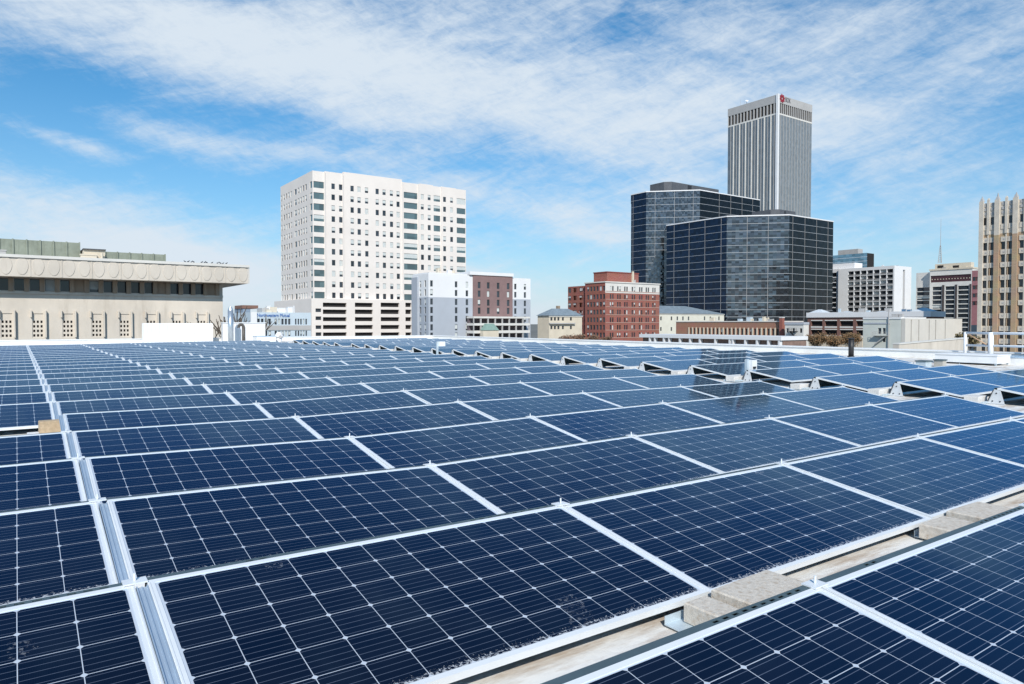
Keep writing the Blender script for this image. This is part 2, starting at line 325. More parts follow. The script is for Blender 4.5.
def proto_panel():
    root = thing('solar_panel', '', 'solar panel')
    g = bpy.data.objects.new('glass_face', face_mesh()); COL.objects.link(g); g.parent = root
    x0, x1 = GAP, GAP + PL
    m = MB(); slab(m, x0, x1, 0, FR, -FT, 0); slab(m, x0, x1, PW - FR, PW, -FT, 0); slab(m, x0, x0 + FR, FR, PW - FR, -FT, 0); slab(m, x1 - FR, x1, FR, PW - FR, -FT, 0)
    # thin groove lines on the lips, as on extruded frames
    slab(m, x0 + .003, x0 + .008, FR, PW - FR, 0.0005, .0025); slab(m, x1 - .008, x1 - .003, FR, PW - FR, .0005, .0025)
    m.build('frame', ALU, root)
    m = MB()                                   # the wind deflector behind the high edge: a slotted lip, then a steep sheet
    za = ZH - .001; y0, y1 = .002, .036
    holes = [(.36 + .052 * i, .36 + .052 * i + .030) for i in range(2)] + [(1.42 + .050 * i, 1.42 + .050 * i + .028) for i in range(10)]
    xs = [x0] + [q for h in holes for q in h] + [x1]
    for i in range(0, len(xs) - 1, 2): m.box(xs[i], xs[i + 1], y0, y1, za - .003, za)
    for h in holes: m.box(h[0], h[1], y0, y0 + .010, za - .003, za); m.box(h[0], h[1], y1 - .010, y1, za - .003, za)
    m.hexa([(x0, y1, za - .004), (x1, y1, za - .004), (x1, y1 + .085, .035), (x0, y1 + .085, .035)], [(x0, y1 + .003, za - .003), (x1, y1 + .003, za - .003), (x1, y1 + .088, .036), (x0, y1 + .088, .036)])
    m.build('wind_deflector', GALV, root)
    m = MB(); m.box(PU - .040, PU + .040, -.018, .040, ZH + .0005, ZH + .006)
    c = m.build('clamp', ALU, root)
    m = MB(); m.tube((PU, .010, ZH + .007), (PU, .010, ZH + .034), .0045)
    m.build('bolt', ALU, c)
    m = MB()                                   # feet under the right-hand seam
    m.box(PU - .03, PU + .03, -.06, -.03, 0, ZH - FT - .006); m.box(PU - .03, PU + .03, -.90, -.87, 0, ZH - .90 * st - FT)
    m.box(PU - .035, PU + .035, -.95, .50, -.004, .008)
    m.build('foot', GALVL, root)
    return root
def ends(root, left):
    """white end bracket that closes the open end of a row"""
    x = GAP - .006 if left else PU
    m = MB()
    m.hexa([(x, -.10, .012), (x, .125, .012), (x, .040, ZH - .02), (x, -.045, ZH - .04)], [(x + .004, -.10, .012), (x + .004, .125, .012), (x + .004, .040, ZH - .02), (x + .004, -.045, ZH - .04)])
    m.box(x + .004, x + .05, -.10, .14, .004, .012)
    e = m.build('end_bracket', BRACKETM, root)
    m = MB()
    for y, z in ((-.04, .05), (.06, .05), (.01, .17)): m.tube((x - .006, y, z), (x + .001, y, z), .011, n=6)
    m.tube((x - .012, .045, ZH - .03), (x - .012, .13, .03), .006, n=6)
    m.build('bolt', DARKP, e); return e
def seam_rail(root):
    """the wider seam of the left-hand column carries a grooved rail"""
    m = MB(); slab(m, -.035, .003, .03, PW - .01, -.024, -.008); slab(m, -.035, -.031, .03, PW - .01, -.008, -.001); slab(m, -.018, -.014, .03, PW - .01, -.008, -.004); slab(m, -.001, .003, .03, PW - .01, -.008, -.001)
    return m.build('seam_rail', RAILM, root)
def in_view(X, Y, mx):
    fx, fy = math.sin(YAW), math.cos(YAW)
    for a in (0, PU):
        for b in (0, -PW):
            d = (X + a - CAM.x) * fx + (Y + b - CAM.y) * fy
            if d < .3: continue
            px = 512 + FOC * ((X + a - CAM.x) * fy - (Y + b - CAM.y) * fx) / d
            if -mx < px < 1024 + mx: return True
    return False
proto = proto_panel(); used = False
def row_y(k): return (k - 1) * RP + (.55 if k >= 20 else 0)
ROWS = range(0, 25)
GP = 'solar panels tilted in rows across the white roof'
special = {(1, 0): 'largest solar panel in the photo, front centre, with white grit along its lower edge',
           (0, 1): 'dark solar panel in the bottom right corner of the photo, nearest to the viewer'}
for k in ROWS:
    for c in list(range(-2, 5)) + [6, 7, 8, 9]:
        if (k, c) == (5, -1): continue          # a panel is missing here and the roof shows
        if c == 9 and k < 6: continue
        X = c * PU if c < 5 else (c - 1) * PU + AISLE
        if c < 0: X -= .032
        Y = row_y(k)
        if not in_view(X, Y, 130): continue
        o = copy_tree(proto) if used else proto; used = True
        za, zb = sag(X, Y), sag(X + PU, Y)
        o.location = (X, Y, za + random.uniform(-.003, .003))
        o.rotation_euler = (random.uniform(-.005, .005), -math.atan2(zb - za, PU), random.uniform(-.0012, .0012))
        row = 'front row' if k == 0 else ORD[k + 1] + ' row from the front'
        n = 5 - c if c < 5 else c - 5
        o['label'] = special.get((k, c), 'solar panel in the %s, %s one %s of the aisle' % (row, ORD[n], 'left' if c < 5 else 'right'))
        o['group'] = GP
        if c == 0: seam_rail(o)
        if c == 6: ends(o, True)

# concrete ballast blocks in metal trays
def ballast(X, Y, w, d, h, label, z=None, rot=0., m_=None):
    m = MB(); bv = .006
    m.hexa([(-w / 2 + bv, -d / 2 + bv, 0), (w / 2 - bv, -d / 2 + bv, 0), (w / 2 - bv, d / 2 - bv, 0), (-w / 2 + bv, d / 2 - bv, 0)], [(-w / 2, -d / 2, bv), (w / 2, -d / 2, bv), (w / 2, d / 2, bv), (-w / 2, d / 2, bv)])
    m.hexa([(-w / 2, -d / 2, bv), (w / 2, -d / 2, bv), (w / 2, d / 2, bv), (-w / 2, d / 2, bv)], [(-w / 2, -d / 2, h - bv), (w / 2, -d / 2, h - bv), (w / 2, d / 2, h - bv), (-w / 2, d / 2, h - bv)])
    m.hexa([(-w / 2, -d / 2, h - bv), (w / 2, -d / 2, h - bv), (w / 2, d / 2, h - bv), (-w / 2, d / 2, h - bv)], [(-w / 2 + bv, -d / 2 + bv, h), (w / 2 - bv, -d / 2 + bv, h), (w / 2 - bv, d / 2 - bv, h), (-w / 2 + bv, d / 2 - bv, h)])
    o = m.build('ballast_block', m_ or BLOCKM); o.location = (X, Y, (sag(X, Y) if z is None else z)); o.rotation_euler.z = rot
    return tag(o, label, 'concrete block', 'concrete ballast blocks between the panel rows')
def tray(X, Y, w, d, label):
    m = MB(); m.box(-w / 2, w / 2, -d / 2, d / 2, .009, .013); m.box(-w / 2, w / 2, -d / 2, -d / 2 + .003, .013, .045); m.box(-w / 2, w / 2, d / 2 - .003, d / 2, .013, .045)
    n = int(w / .05)
    for i in range(n): m.box(-w / 2 + i * .05, -w / 2 + i * .05 + .025, -d / 2 - .012, -d / 2, .030, .036)
    o = m.build('ballast_tray', GALVL); o.location = (X, Y, sag(X, Y))
    return tag(o, label, 'tray', 'metal trays that carry the ballast blocks')
tray(1.96, -1.13, .52, .30, 'metal tray under the near block at the bottom of the photo')
ballast(1.838, -1.165, .13, .30, .082, 'rough brown concrete block at the foot of the nearest gap between rows', sag(1.9, -1.1) + .0135)
ballast(2.15, -1.15, .39, .30, .092, 'concrete block just right of the nearest brown one in the front gap', sag(1.9, -1.1) + .0135, R(1.5))
tray(4.05, -1.13, .62, .30, 'metal tray under the pair of blocks at the right end of the front gap')
ballast(3.865, -1.165, .29, .30, .082, 'brown concrete block in the front gap near the right edge of the photo', sag(3.9, -1.1) + .0135)
ballast(4.29, -1.15, .39, .30, .092, 'concrete block furthest right in the front gap between rows', sag(3.9, -1.1) + .0135, R(-1.5))
ballast(-.095, 6.14, .20, .15, .13, 'tan concrete block beside the missing panel at the left', sag(0, 6.1) + .024, R(3), mat('tan_concrete_block', (.50, .38, .25), .92, 0, .25, 60, stain=((.28, .19, .10), 30, .5, .6, (1, 1, 1)), bump=.3, bscale=200))
m_ = MB(); m_.box(-.30, .0, 5.98, 6.28, .02, .032); tag(m_.build('ballast_tray', WHITEM), 'white tray under the tan block beside the missing panel', 'tray', 'metal trays that carry the ballast blocks')
XS2 = 5 * PU + AISLE
for k in range(2, 18):
    Y = row_y(k)
    tray(XS2 + .03, Y + .26, .56, .28, 'pale metal tray at the aisle end of the %s row from the front' % ORD[k + 1])
    ballast(XS2 - .05, Y + .27, .36, .19, .10, 'pale concrete block at the aisle end of the %s row from the front' % ORD[k + 1], sag(XS2, Y) + .0135, R(random.uniform(-3, 3)), BLOCKP)

# things standing on the roof
def roof_box(name, label, cat, X, Y, w, d, h, m, lid=None, legs=0., rot=0):
    t = thing(name, label, cat, (X, Y, sag(X, Y))); t.rotation_euler.z = rot
    b = MB(); b.box(-w / 2, w / 2, -d / 2, d / 2, legs, h); b.build('case', m, t)
    b = MB(); b.box(-w / 2 - .02, w / 2 + .02, -d / 2 - .02, d / 2 + .02, h, h + .03); b.build('lid', lid or m, t)
    if legs:
        for a in (-1, 1):
            for c in (-1, 1):
                b = MB(); b.box(a * (w / 2 - .05) - .02, a * (w / 2 - .05) + .02, c * (d / 2 - .05) - .02, c * (d / 2 - .05) + .02, 0, legs); b.build('leg', GALVL, t)
    return t
cb = thing('combiner_box', 'upright white electrical box at the aisle end of the sixth row', 'electrical box', (11.92, 6.10, sag(11.9, 6.1)))
b = MB(); b.box(-.03, .03, -.03, .03, 0, .44); b.box(-.12, .12, -.12, .12, 0, .012); b.build('post', GALVL, cb)
b = MB(); b.box(.032, .20, -.10, .08, .14, .42); e_ = b.build('case', WHITEM, cb); b = MB(); b.box(.06, .14, -.125, -.101, .25, .29); b.build('handle', DARKP, e_)
cb2 = thing('combiner_box', 'small white electrical box on a post in the far middle rows', 'electrical box', (11.40, 18.2, sag(11.4, 18)))
b = MB(); b.box(-.03, .03, -.03, .03, 0, .50); b.build('post', GALVL, cb2); b = MB(); b.box(.032, .26, -.1, .1, .34, .50); b.build('case', WHITEM, cb2)
roof_box('roof_vent', 'pair of small grey vent boxes on the white roof at the right', 'roof vent', 19.6, 6.1, .34, .25, .14, GALVL, GALV)
roof_box('roof_vent', 'smaller dark topped vent box beside the grey pair on the roof', 'roof vent', 19.98, 5.85, .22, .22, .17, mat('vent_grey', (.42, .40, .36), .6), GALV)
vp = thing('vent_pipe', 'short black vent pipe standing up against the white parapet', 'pipe', (22.3, 9.6, sag(22, 9)))
b = MB(); b.tube((0, 0, 0), (0, 0, .62), .085, n=14); b.build('pipe', BLACKM, vp, True); b = MB(); b.tube((0, 0, 0), (0, 0, .05), .17, .10, 14); b.build('flashing', DARKP, vp); b = MB(); b.tube((0, 0, .622), (0, 0, .66), .11, n=14); b.build('cap', BLACKM, vp)
lb = roof_box('equipment_cabinet', 'low white cabinet on the roof beside the white guard rail', 'cabinet', 22.2, 5.95, .9, 1.6, .26, WHITEM, WHITEM, .05)
roof_box('skylight', 'flat pale blue skylight box at the right edge of the roof', 'skylight', 23.3, 4.6, .9, 1.9, .22, WHITEM, mat('skylight_glass', (.35, .50, .66), .15))
gr = world_thing('guard_rail', 'white metal guard rail with braces at the right edge of the photo', 'railing', (22.6, 5.0, 0))
m = MB()
for X, Y, r in ((23.75, 6.75, .045), (23.75, 6.05, .075), (23.75, 5.05, .045), (23.75, 3.9, .045)):
    b = MB(); b.tube((X, Y, 0), (X, Y, .93), r, n=10); b.build('post', WHITEM, gr, True)
for z, r in ((.90, .04), (.52, .035)):
    b = MB(); b.tube((23.75, 6.75, z), (23.75, 3.0, z), r, n=10); b.build('rail', WHITEM, gr, True)
b = MB(); b.tube((23.72, 6.65, .86), (23.72, 6.15, .55), .018, n=8); b.tube((23.72, 5.1, .55), (23.72, 4.3, .88), .018, n=8); b.build('brace', mat('rusty_brace', (.5, .32, .2), .7), gr, True)

# ------------------------------------------------------------------ helpers: buildings
FW = Vector((math.sin(YAW) * math.cos(PITCH), math.cos(YAW) * math.cos(PITCH), -math.sin(PITCH))); RT = Vector((math.cos(YAW), -math.sin(YAW), 0)); UP = RT.cross(FW)
def ray(px, py): return FW + RT * ((px - 512) / FOC) + UP * ((342 - py) / FOC)
def corner(px, D, py=322): p = CAM + ray(px, py) * D; return Vector((p.x, p.y, 0))
GZ = -10.0
class Face:
    """a vertical plane: origin, horizontal direction (left to right as seen from outside); s runs along it, z is height"""
    def __init__(s, o, d): s.o = Vector((o[0], o[1], 0)); s.d = Vector((d[0], d[1], 0)).normalized(); s.n = Vector((s.d.y, -s.d.x, 0))
    def hit(s, px, py):
        r = ray(px, py); t = (s.o - CAM).dot(s.n) / r.dot(s.n); p = CAM + r * t; return (p - s.o).dot(s.d), p.z
    def s(s, px, py=320): return s.hit(px, py)[0]
    def z(s, px, py): return s.hit(px, py)[1]
    def pt(s, a, z, out=0): p = s.o + s.d * a + s.n * out; return (p.x, p.y, z)
    def box(s, mb, a0, a1, z0, z1, o0, o1):
        mb.hexa([s.pt(a0, z0, o1), s.pt(a1, z0, o1), s.pt(a1, z0, o0), s.pt(a0, z0, o0)], [s.pt(a0, z1, o1), s.pt(a1, z1, o1), s.pt(a1, z1, o0), s.pt(a0, z1, o0)])
    def off(s, out): p = s.o + s.n * out; return Face(p, s.d)
XD, YD = Vector((1, 0, 0)), Vector((0, 1, 0))
def wall_sheet(mb, F, s0, s1, z0, z1, holes, rec):
    """a wall with real openings: holes = (a0, a1, b0, b1); each gets reveals rec metres deep"""
    ss = sorted({round(v, 4) for h in holes for v in h[:2] if s0 < v < s1} | {s0, s1}); zs = sorted({round(v, 4) for h in holes for v in h[2:] if z0 < v < z1} | {z0, z1})
    H = [(h[0] - 1e-3, h[1] + 1e-3, h[2] - 1e-3, h[3] + 1e-3) for h in holes]
    for j in range(len(zs) - 1):
        zc = (zs[j] + zs[j + 1]) / 2; Hz = [h for h in H if h[2] < zc < h[3]]; run = None
        for i in range(len(ss) - 1):
            sc = (ss[i] + ss[i + 1]) / 2; hole = any(h[0] < sc < h[1] for h in Hz)
            if not hole and run is None: run = ss[i]
            if run is not None and (hole or i == len(ss) - 2):
                e = ss[i] if hole else ss[i + 1]
                mb.face(F.pt(run, zs[j]), F.pt(e, zs[j]), F.pt(e, zs[j + 1]), F.pt(run, zs[j + 1])); run = None
    for a0, a1, b0, b1 in holes:
        for p, q in (((a0, b0), (a1, b0)), ((a1, b0), (a1, b1)), ((a1, b1), (a0, b1)), ((a0, b1), (a0, b0))):
            mb.face(F.pt(p[0], p[1]), F.pt(p[0], p[1], -rec), F.pt(q[0], q[1], -rec), F.pt(q[0], q[1]))
def shell(name, pts, z0, z1, m, root, holes={}, rec=.3, top=True):
    """walls round a footprint (corners counter-clockwise seen from above); holes[i] belongs to the side from pts[i] to pts[i+1]"""
    mb = MB(); n = len(pts)
    for i in range(n):
        a, b = Vector(pts[i]), Vector(pts[(i + 1) % n]); F = Face(a, b - a); L = (b - a).length
        wall_sheet(mb, F, 0, L, z0, z1, holes.get(i, []), rec)
    if top: mb.face(*[(p[0], p[1], z1) for p in pts])
    return mb.build(name, m, root)
def rect_pts(P, sx, sy):                       # P = near corner (south-west), sx along +X, sy along +Y
    return [Vector((P.x, P.y, 0)), Vector((P.x + sx, P.y, 0)), Vector((P.x + sx, P.y + sy, 0)), Vector((P.x, P.y + sy, 0))]
DIST = lambda p: (Vector(p) - CAM).length
GLASSD = [tower_glass('window_glass_dark', (.035, .044, .054), .0, (3, 3, 3), .6, 1.5, .08, .01), tower_glass('window_glass_green', (.10, .15, .16), .1, (3, 3, 3), .7, 1.3, .1, .01)]
BLIND = mat('window_blind', (.55, .58, .57), .8)
FRAMEM = mat('window_frame', (.55, .56, .56), .5)
def panes(root, items, rec, m=None, blinds=0.35, cap=100, name='window', bname='blind', mull=False):
    """items = (Face, a0, a1, z0, z1): one pane per opening, the largest in view as parts, the rest as one part"""
    m = m or GLASSD[0]; areas = []
    for it in items:
        F, a0, a1, z0, z1 = it; areas.append((-(a1 - a0) * (z1 - z0) / DIST(F.pt((a0 + a1) / 2, z0)) ** 2, it))
    areas.sort(key=lambda q: q[0]); rest, restb = MB(), MB()
    for i, (ar, (F, a0, a1, z0, z1)) in enumerate(areas):
        mb = rest if i >= cap else MB(); F.box(mb, a0, a1, z0, z1, -rec - .05, -rec + .002)
        bl = None
        if random.random() < blinds:
            bl = restb if i >= cap else MB(); zb = z1 - (z1 - z0) * random.choice((.45, .6, .6, .75, .97)); F.box(bl, a0 + .04, a1 - .04, zb, z1 - .03, -rec + .004, -rec + .02)
        if i < cap:
            w = mb.build(name, m, root)
            if bl: bb = bl.build(bname, BLIND, w); bb.location = (0, 0, 0)
    if rest.v: o = rest.build(name, m, root); o['kind'] = 'stuff'
    if restb.v: o = restb.build(bname, BLIND, root); o['kind'] = 'stuff'
def west_pts(F, L, dep): return [Vector(F.pt(0, 0)), Vector(F.pt(L, 0)), Vector(F.pt(L, 0, -dep)), Vector(F.pt(0, 0, -dep))]
def base_of(pts): return (sum(p[0] for p in pts) / len(pts), sum(p[1] for p in pts) / len(pts), GZ)
#BUILDINGS#
# ------------------------------------------------------------------ the city
CONC = mat('pale_concrete', (.62, .56, .485), .85, 0, .14, .35, stain=((.33, .28, .22), .9, .56, .5), zsq=.5)
CONCB = mat('brown_concrete', (.30, .23, .17), .85, 0, .12, .6)
CREAM = mat('cream_render', (.62, .55, .44), .85, 0, .08, .4)
WHITEC = mat('white_render', (.76, .70, .65), .8, 0, .05, .12, stain=((.58, .52, .48), .25, .62, .4))
PINKC = mat('pinkish_white_render', (.70, .63, .60), .8, 0, .06, .15)
WHITEP = mat('bright_white_render', (.74, .74, .745), .75, 0, .04, .2)
GREYC = mat('blue_grey_render', (.40, .43, .48), .8, 0, .05, .2)
BROWNC = mat('mauve_brown_render', (.23, .15, .145), .85, 0, .10, .5)
GREENM = mat('green_corrugated_metal', (.23, .255, .205), .7, 0, .18, 1.2, stain=((.14, .16, .12), 1.6, .5, .6, (3, 3, .4)))
SLATE = mat('blue_slate_roof', (.19, .24, .28), .7, 0, .2, .6)
BRICK = brick_mat('red_brick', (.37, .115, .082), (.30, .085, .062), (.42, .29, .25))
BRICKO = brick_mat('orange_brick', (.42, .21, .14), (.36, .18, .12), (.45, .3, .24))
DARKV = mat('dark_interior', (.018, .016, .016), .9, 0, .2, .5)
STONEW = mat('white_stone', (.66, .64, .60), .8, 0, .08, .3)
STONEG = mat('grey_stone', (.42, .41, .40), .8, 0, .08, .2)
TANB = brick_mat('tan_brick', (.52, .37, .24), (.46, .32, .20), (.52, .43, .33)); STONEC = mat('cream_stone', (.60, .54, .46), .85, 0, .14, .6, stain=((.34, .30, .25), .8, .55, .5))
DARKROOF = mat('dark_grey_plant_room', (.075, .08, .09), .7, 0, .2, .3)
TEALG = tower_glass('teal_glass', (.16, .28, .36), .4, (3, 3, 3.6), .7, 1.3, .08, .01)

def holes_from(F, cols, rows, w, h, px_ref=None):
    """cols: pixel columns of the window centres along the sill, rows: heights of the centres"""
    out = []
    for c in cols:
        for z in rows: out.append((c - w / 2, c + w / 2, z - h / 2, z + h / 2))
    return out

# ---- the long concrete building on the left, with its deep shield-studded cornice
Pf = corner(248, 62, 275); OVH = 1.75
FF = Face(Pf, XD)                              # plane of the cornice
wallY = Pf.y + OVH; wallX = Pf.x - OVH
FWl = Face((0, wallY, 0), XD)                  # plane of the wall: s equals world X
left = FWl.s(-60, 290)
zt, zb = FF.z(248, 266.3), FF.z(248, 283.6)
zt_w = zt
civ = world_thing('concrete_building', 'long low concrete building with a shield studded cornice on the left', 'building', (wallX - 15, wallY + 10, GZ))
wi = [FWl.s(x, 286) for x in (5.7, 21, 36.7, 51.7, 66.9, 82.6, 96, 110, 123.5, 136.8, 150.5, 165, 176, 189, 201, 213.6)]
step = (wi[14] - wi[0]) / 14
wx = [wi[0] + step * i for i in range(-4, 16)]
z_w1 = zb - .02; z_w0 = FWl.z(110, 293.5)
blank = {9, 15, 19}
sill = z_w0
hol, its = [], []
for i, x in enumerate(wx):
    if i in blank: continue
    h = (x - .46, x + .38, sill + .08, z_w1 - .05); hol.append(h); its.append((FWl,) + h)
scr = []
zs1, zs0 = FWl.z(36, 313.5), FWl.z(36, 337.5)
for i in (0, 2, 4, 6, 8, 10, 12, 14, 16, 18):
    x = wx[i]; scr.append((x - .36, x + .36, zs0, zs1))
shell('wall', [Vector((left - 20, wallY, 0)), Vector((wallX, wallY, 0)), Vector((wallX, wallY + 26, 0)), Vector((left - 20, wallY + 26, 0))], GZ, zt - .35, CONC, civ,
      {0: [(a - (left - 20), b - (left - 20), c, d) for a, b, c, d in hol + scr]}, .28)
panes(civ, its, .26, blinds=.15, bname='curtain')
for j in (5, 8, 10, 12, 14, 17, 18):           # curtains and blinds behind a few of them
    pass
b = MB(); b.box(left - 22, Pf.x, Pf.y, wallY + 28, zb, zt - .12); cor = b.build('cornice', CONC, civ)
b = MB(); b.box(left - 22.1, Pf.x + .12, Pf.y - .12, wallY + 28.1, zt - .118, zt + .10); b.build('coping', STONEW, civ)
for i, px in enumerate([5.7 - 15.6 * 2, 5.7 - 15.6] + [5.7 + 0 * 0] * 0):
    pass
l0, l1 = FF.s(5.7, 266), FF.s(243, 275); lst = (l1 - l0) / 17
for i in range(-5, 18):
    x = l0 + lst * i; b = MB(); n = 20; rx, rz = lst * .40, (zt - zb) * .44; cz = (zt + zb) / 2 + .02
    def ring(k, o, sx=1.): 
        a = 2 * math.pi * k / n; zz = math.sin(a); xx = math.cos(a) * (1 - .12 * max(0, -zz))
        return FF.pt(x + rx * xx * sx, cz + rz * zz * sx + (.0 if zz < .5 else .0), o)
    b.hexa([ring(k, .003) for k in range(n)], [ring(k, .035, .96) for k in range(n)])
    b.build('shield', CONC, civ)
for i in range(-5, 18, 2):
    x = l0 + lst * (i + .5); b = MB(); FF.box(b, x - .04, x + .04, zb + .02, zt - .14, .002, .03); b.build('joint_rib', CONC, civ)
for i, x in enumerate(wx):                     # window band, brown with the cornice shadow mixed into its tone: pilasters, lintel, sill
    b = MB(); FWl.box(b, x + step * .5 - .34, x + step * .5 - .03, sill + .02, zb - .002, .003, .30); b.build('pilaster', CONCB, civ)
    if i in blank: b = MB(); FWl.box(b, x - .58, x + .50, sill + .02, zb - .01, .003, .10); b.build('blind_panel', CONCB, civ)
b = MB(); FWl.box(b, left - 20, wallX, sill - .16, sill + .018, .003, .16); b.build('sill', CONC, civ)
for a, b0, c, d in scr:
    b = MB(); FWl.box(b, a, b0, c, d, -.26, -.20); sc = b.build('screen_recess', DARKV, civ)
    b = MB()
    hs_ = []
    for q in range(3):
        for r in range(4):
            w_ = (b0 - a) / 3; h_ = (d - c - .45) / 4; hs_.append((w_ * q + w_ * .24, w_ * q + w_ * .80, h_ * r + h_ * .18, h_ * r + h_ * .72))
    G = Face(FWl.pt(a, 0, -.06), FWl.d); wall_sheet(b, G, 0, b0 - a, c, d, [(u0, u1, c + v0, c + v1) for u0, u1, v0, v1 in hs_], .12); b.build('pierced_screen', STONEG if False else CONC, civ)
    b = MB(); FWl.box(b, b0 + .10, b0 + .20, c, d + .25, .003, .30); b.build('fin', CONC, civ); b = MB(); FWl.box(b, a - .12, a - .02, d - .30, d + .25, .003, .22); b.build('fin', CONC, civ)
def roof_block(F_, x0, x1, yt, yref, zbase, dep, m, name, root, ribs=0):
    """a block on a roof: front face on F_ between two pixel columns, top at pixel row yt"""
    s0, s1 = F_.s(x0, yref), F_.s(x1, yref); z1 = F_.z((x0 + x1) / 2, yt); b = MB(); F_.box(b, s0, s1, zbase, z1, -dep, 0); o = b.build(name, m, root)
    if ribs:
        rb = MB(); n = ribs
        for i in range(n + 1): xx = s0 + (s1 - s0) * i / n; F_.box(rb, xx - .06, xx + .06, zbase, z1 + .05, .002, .10)
        q = rb.build('rib', DARKROOF if False else m, o); q.location = (0, 0, 0)
    return o
FP = FWl.off(-9)
roof_block(FP, -60, 79.5, 239, 250, zt - .4, 9, GREENM, 'green_plant_screen', civ, 10)
roof_block(FP.off(-1), 79.6, 165, 252.5, 255, zt - .4, 7, GREENM, 'green_plant_screen', civ, 7)
roof_block(FP.off(1.5), 83.5, 105, 250, 254, zt - .4, 4, CREAM, 'roof_hut', civ)
b = MB(); FP.off(1.5).box(b, FP.off(1.5).s(82.8, 252), FP.off(1.5).s(105.8, 252), FP.off(1.5).z(94, 250) + .003, FP.off(1.5).z(94, 249), -4.2, .2); b.build('hut_roof', DARKROOF, civ)
# birds sitting along the roof edge
FB = FF.off(-.3)
birds = [185, 188.3, 191.5, 193.6, 201.8, 204.6, 206.5, 212.0, 217.5, 220.3, 223, 226.4]
for i, px in enumerate(birds):
    x = FB.s(px, 264); b = MB(); p = Vector(FB.pt(x, zt + .11)); k = .5 + .06 * math.sin(i * 2.3); dr = 1 if i % 3 else -1
    for a, c, r0, r1 in (((-.20 * dr, 0, .10), (-.05 * dr, 0, .15), .02, .085), ((-.05 * dr, 0, .15), (.09 * dr, 0, .19), .085, .075), ((.09 * dr, 0, .19), (.13 * dr, 0, .29), .075, .045), ((.13 * dr, 0, .27), (.17 * dr, 0, .33), .05, .045), ((.17 * dr, 0, .32), (.24 * dr, 0, .31), .03, .006), ((.0, -.03, .0), (.0, -.03, .12), .01, .012), ((.0, .03, .0), (.0, .03, .12), .01, .012)):
        b.tube(Vector(a) * k, Vector(c) * k, r0 * k, r1 * k, 7)
    o = b.build('bird', DARKP); o.location = p
    tag(o, 'small dark bird perched on the edge of the concrete building roof', 'bird', 'birds perched in a row on the concrete roof edge')

# ---- the white slab tower with a parking deck at its foot
Pt = corner(313, 236, 250); TS = Face(Pt, XD); Tw = TS.s(466, 250); TWL = abs(Face(Pt, -YD).s(281, 250))
TWF = Face(Pt + YD * TWL, -YD)                 # west side, s runs towards the near corner
z_top = TS.z(340, 174); z_par = TS.z(360, 299.5)
tow = world_thing('tower_block', 'tall white tower block with rows of small windows above a parking deck', 'building', base_of(rect_pts(Pt, Tw, TWL)))
rows = [TS.z(333.6, 186.4) + (TS.z(333.6, 295.3) - TS.z(333.6, 186.4)) * i / 10 for i in range(11)]
single = [333.6, 341.1, 352.5, 359.4, 366.9, 377.5, 384.4, 391.7, 398.3, 422.5, 429.4, 444.7, 451.7]
H0, it = [], []
for px in single:
    a = TS.s(px, 250)
    for z in rows: H0.append((a - .62, a + .62, z - .95, z + .95))
rib = []
for x0, x1 in ((314, 324.3), (404, 417.5), (433.8, 440.3), (456.8, 465.7)):
    a0, a1 = TS.s(x0, 250), TS.s(x1, 250)
    for z in rows: rib.append((a0, min(a1, Tw - .25), z - 1.15, z + 1.05))
FL = {0: H0 + rib}
wpx = [284.5, 286.9, 289.2, 291.6, 296.0, 299.0, 301.4, 303.9, 306.4]
H3 = []
for j, px in enumerate(wpx):
    a = TWF.s(px, 250); wd = .75 if j != 4 else 1.15
    for z in rows: H3.append((a - wd, a + wd, z - 1.0, z + .95))
cw = [(TWL - 2.6, TWL - .35, z - 1.15, z + 1.05) for z in rows] + [(.3, 1.8, z - 1.15, z + 1.05) for z in rows]
FL[3] = H3 + cw
shell('wall', rect_pts(Pt, Tw, TWL), z_par, z_top, WHITEC, tow, FL, .20)
panes(tow, [(TS,) + h for h in H0] + [(TWF,) + h for h in H3], .18, blinds=.62)
panes(tow, [(TS,) + h for h in rib] + [(TWF,) + h for h in cw], .18, GLASSD[1], .35, name='ribbon_window', bname='ribbon_blind')
for x0, x1, dz0 in ((325, 343, -.7), (343.5, 402, -.1), (420, 433, -.7), (441, 456, -.8)):         # parapets of slightly different height
    b = MB(); TS.box(b, TS.s(x0, 200), TS.s(x1, 200), z_top + .003, z_top + 1.0 + dz0, -1.2, -.003); b.build('parapet', WHITEC, tow)
for px in (325, 343, 402.4, 418.5, 441.5):
    b = MB(); a = TS.s(px, 250); TS.box(b, a - .18, a + .18, z_par + .1, z_top - .01, .003, .35); b.build('wall_pier', WHITEC, tow)
# parking deck
Pb = Pt + Vector((-1.2, -1.5, 0)); BS = Face(Pb, XD); bw = BS.s(413, 320); bwl = abs(Face(Pb, -YD).s(276.7, 320))
hol = []
for x0, x1 in ((323, 346.7), (355, 373), (380.8, 399.4), (405.5, 411.5)):
    for y0, y1 in ((302.8, 307), (309.6, 314), (317.2, 321.2), (325, 329), (332.4, 336), (340.3, 344)):
        hol.append((BS.s(x0, 320), BS.s(x1, 320), BS.z((x0 + x1) / 2, y1), BS.z((x0 + x1) / 2, y0)))
sm = [(BS.s(313, 320) - .0 + .9, BS.s(313, 320) + 2.9, BS.z(313, y + 2), BS.z(313, y - 1.6)) for y in (310, 318, 327, 334)]
shell('deck_wall', rect_pts(Pb, bw, bwl + 3), GZ, z_par, WHITEC, tow, {0: hol + sm}, .9)
for h in hol:
    b = MB(); BS.box(b, h[0] + .05, h[1] - .05, h[2] + .01, h[3] - .01, -1.6, -.92); b.build('deck_opening', DARKV, tow)
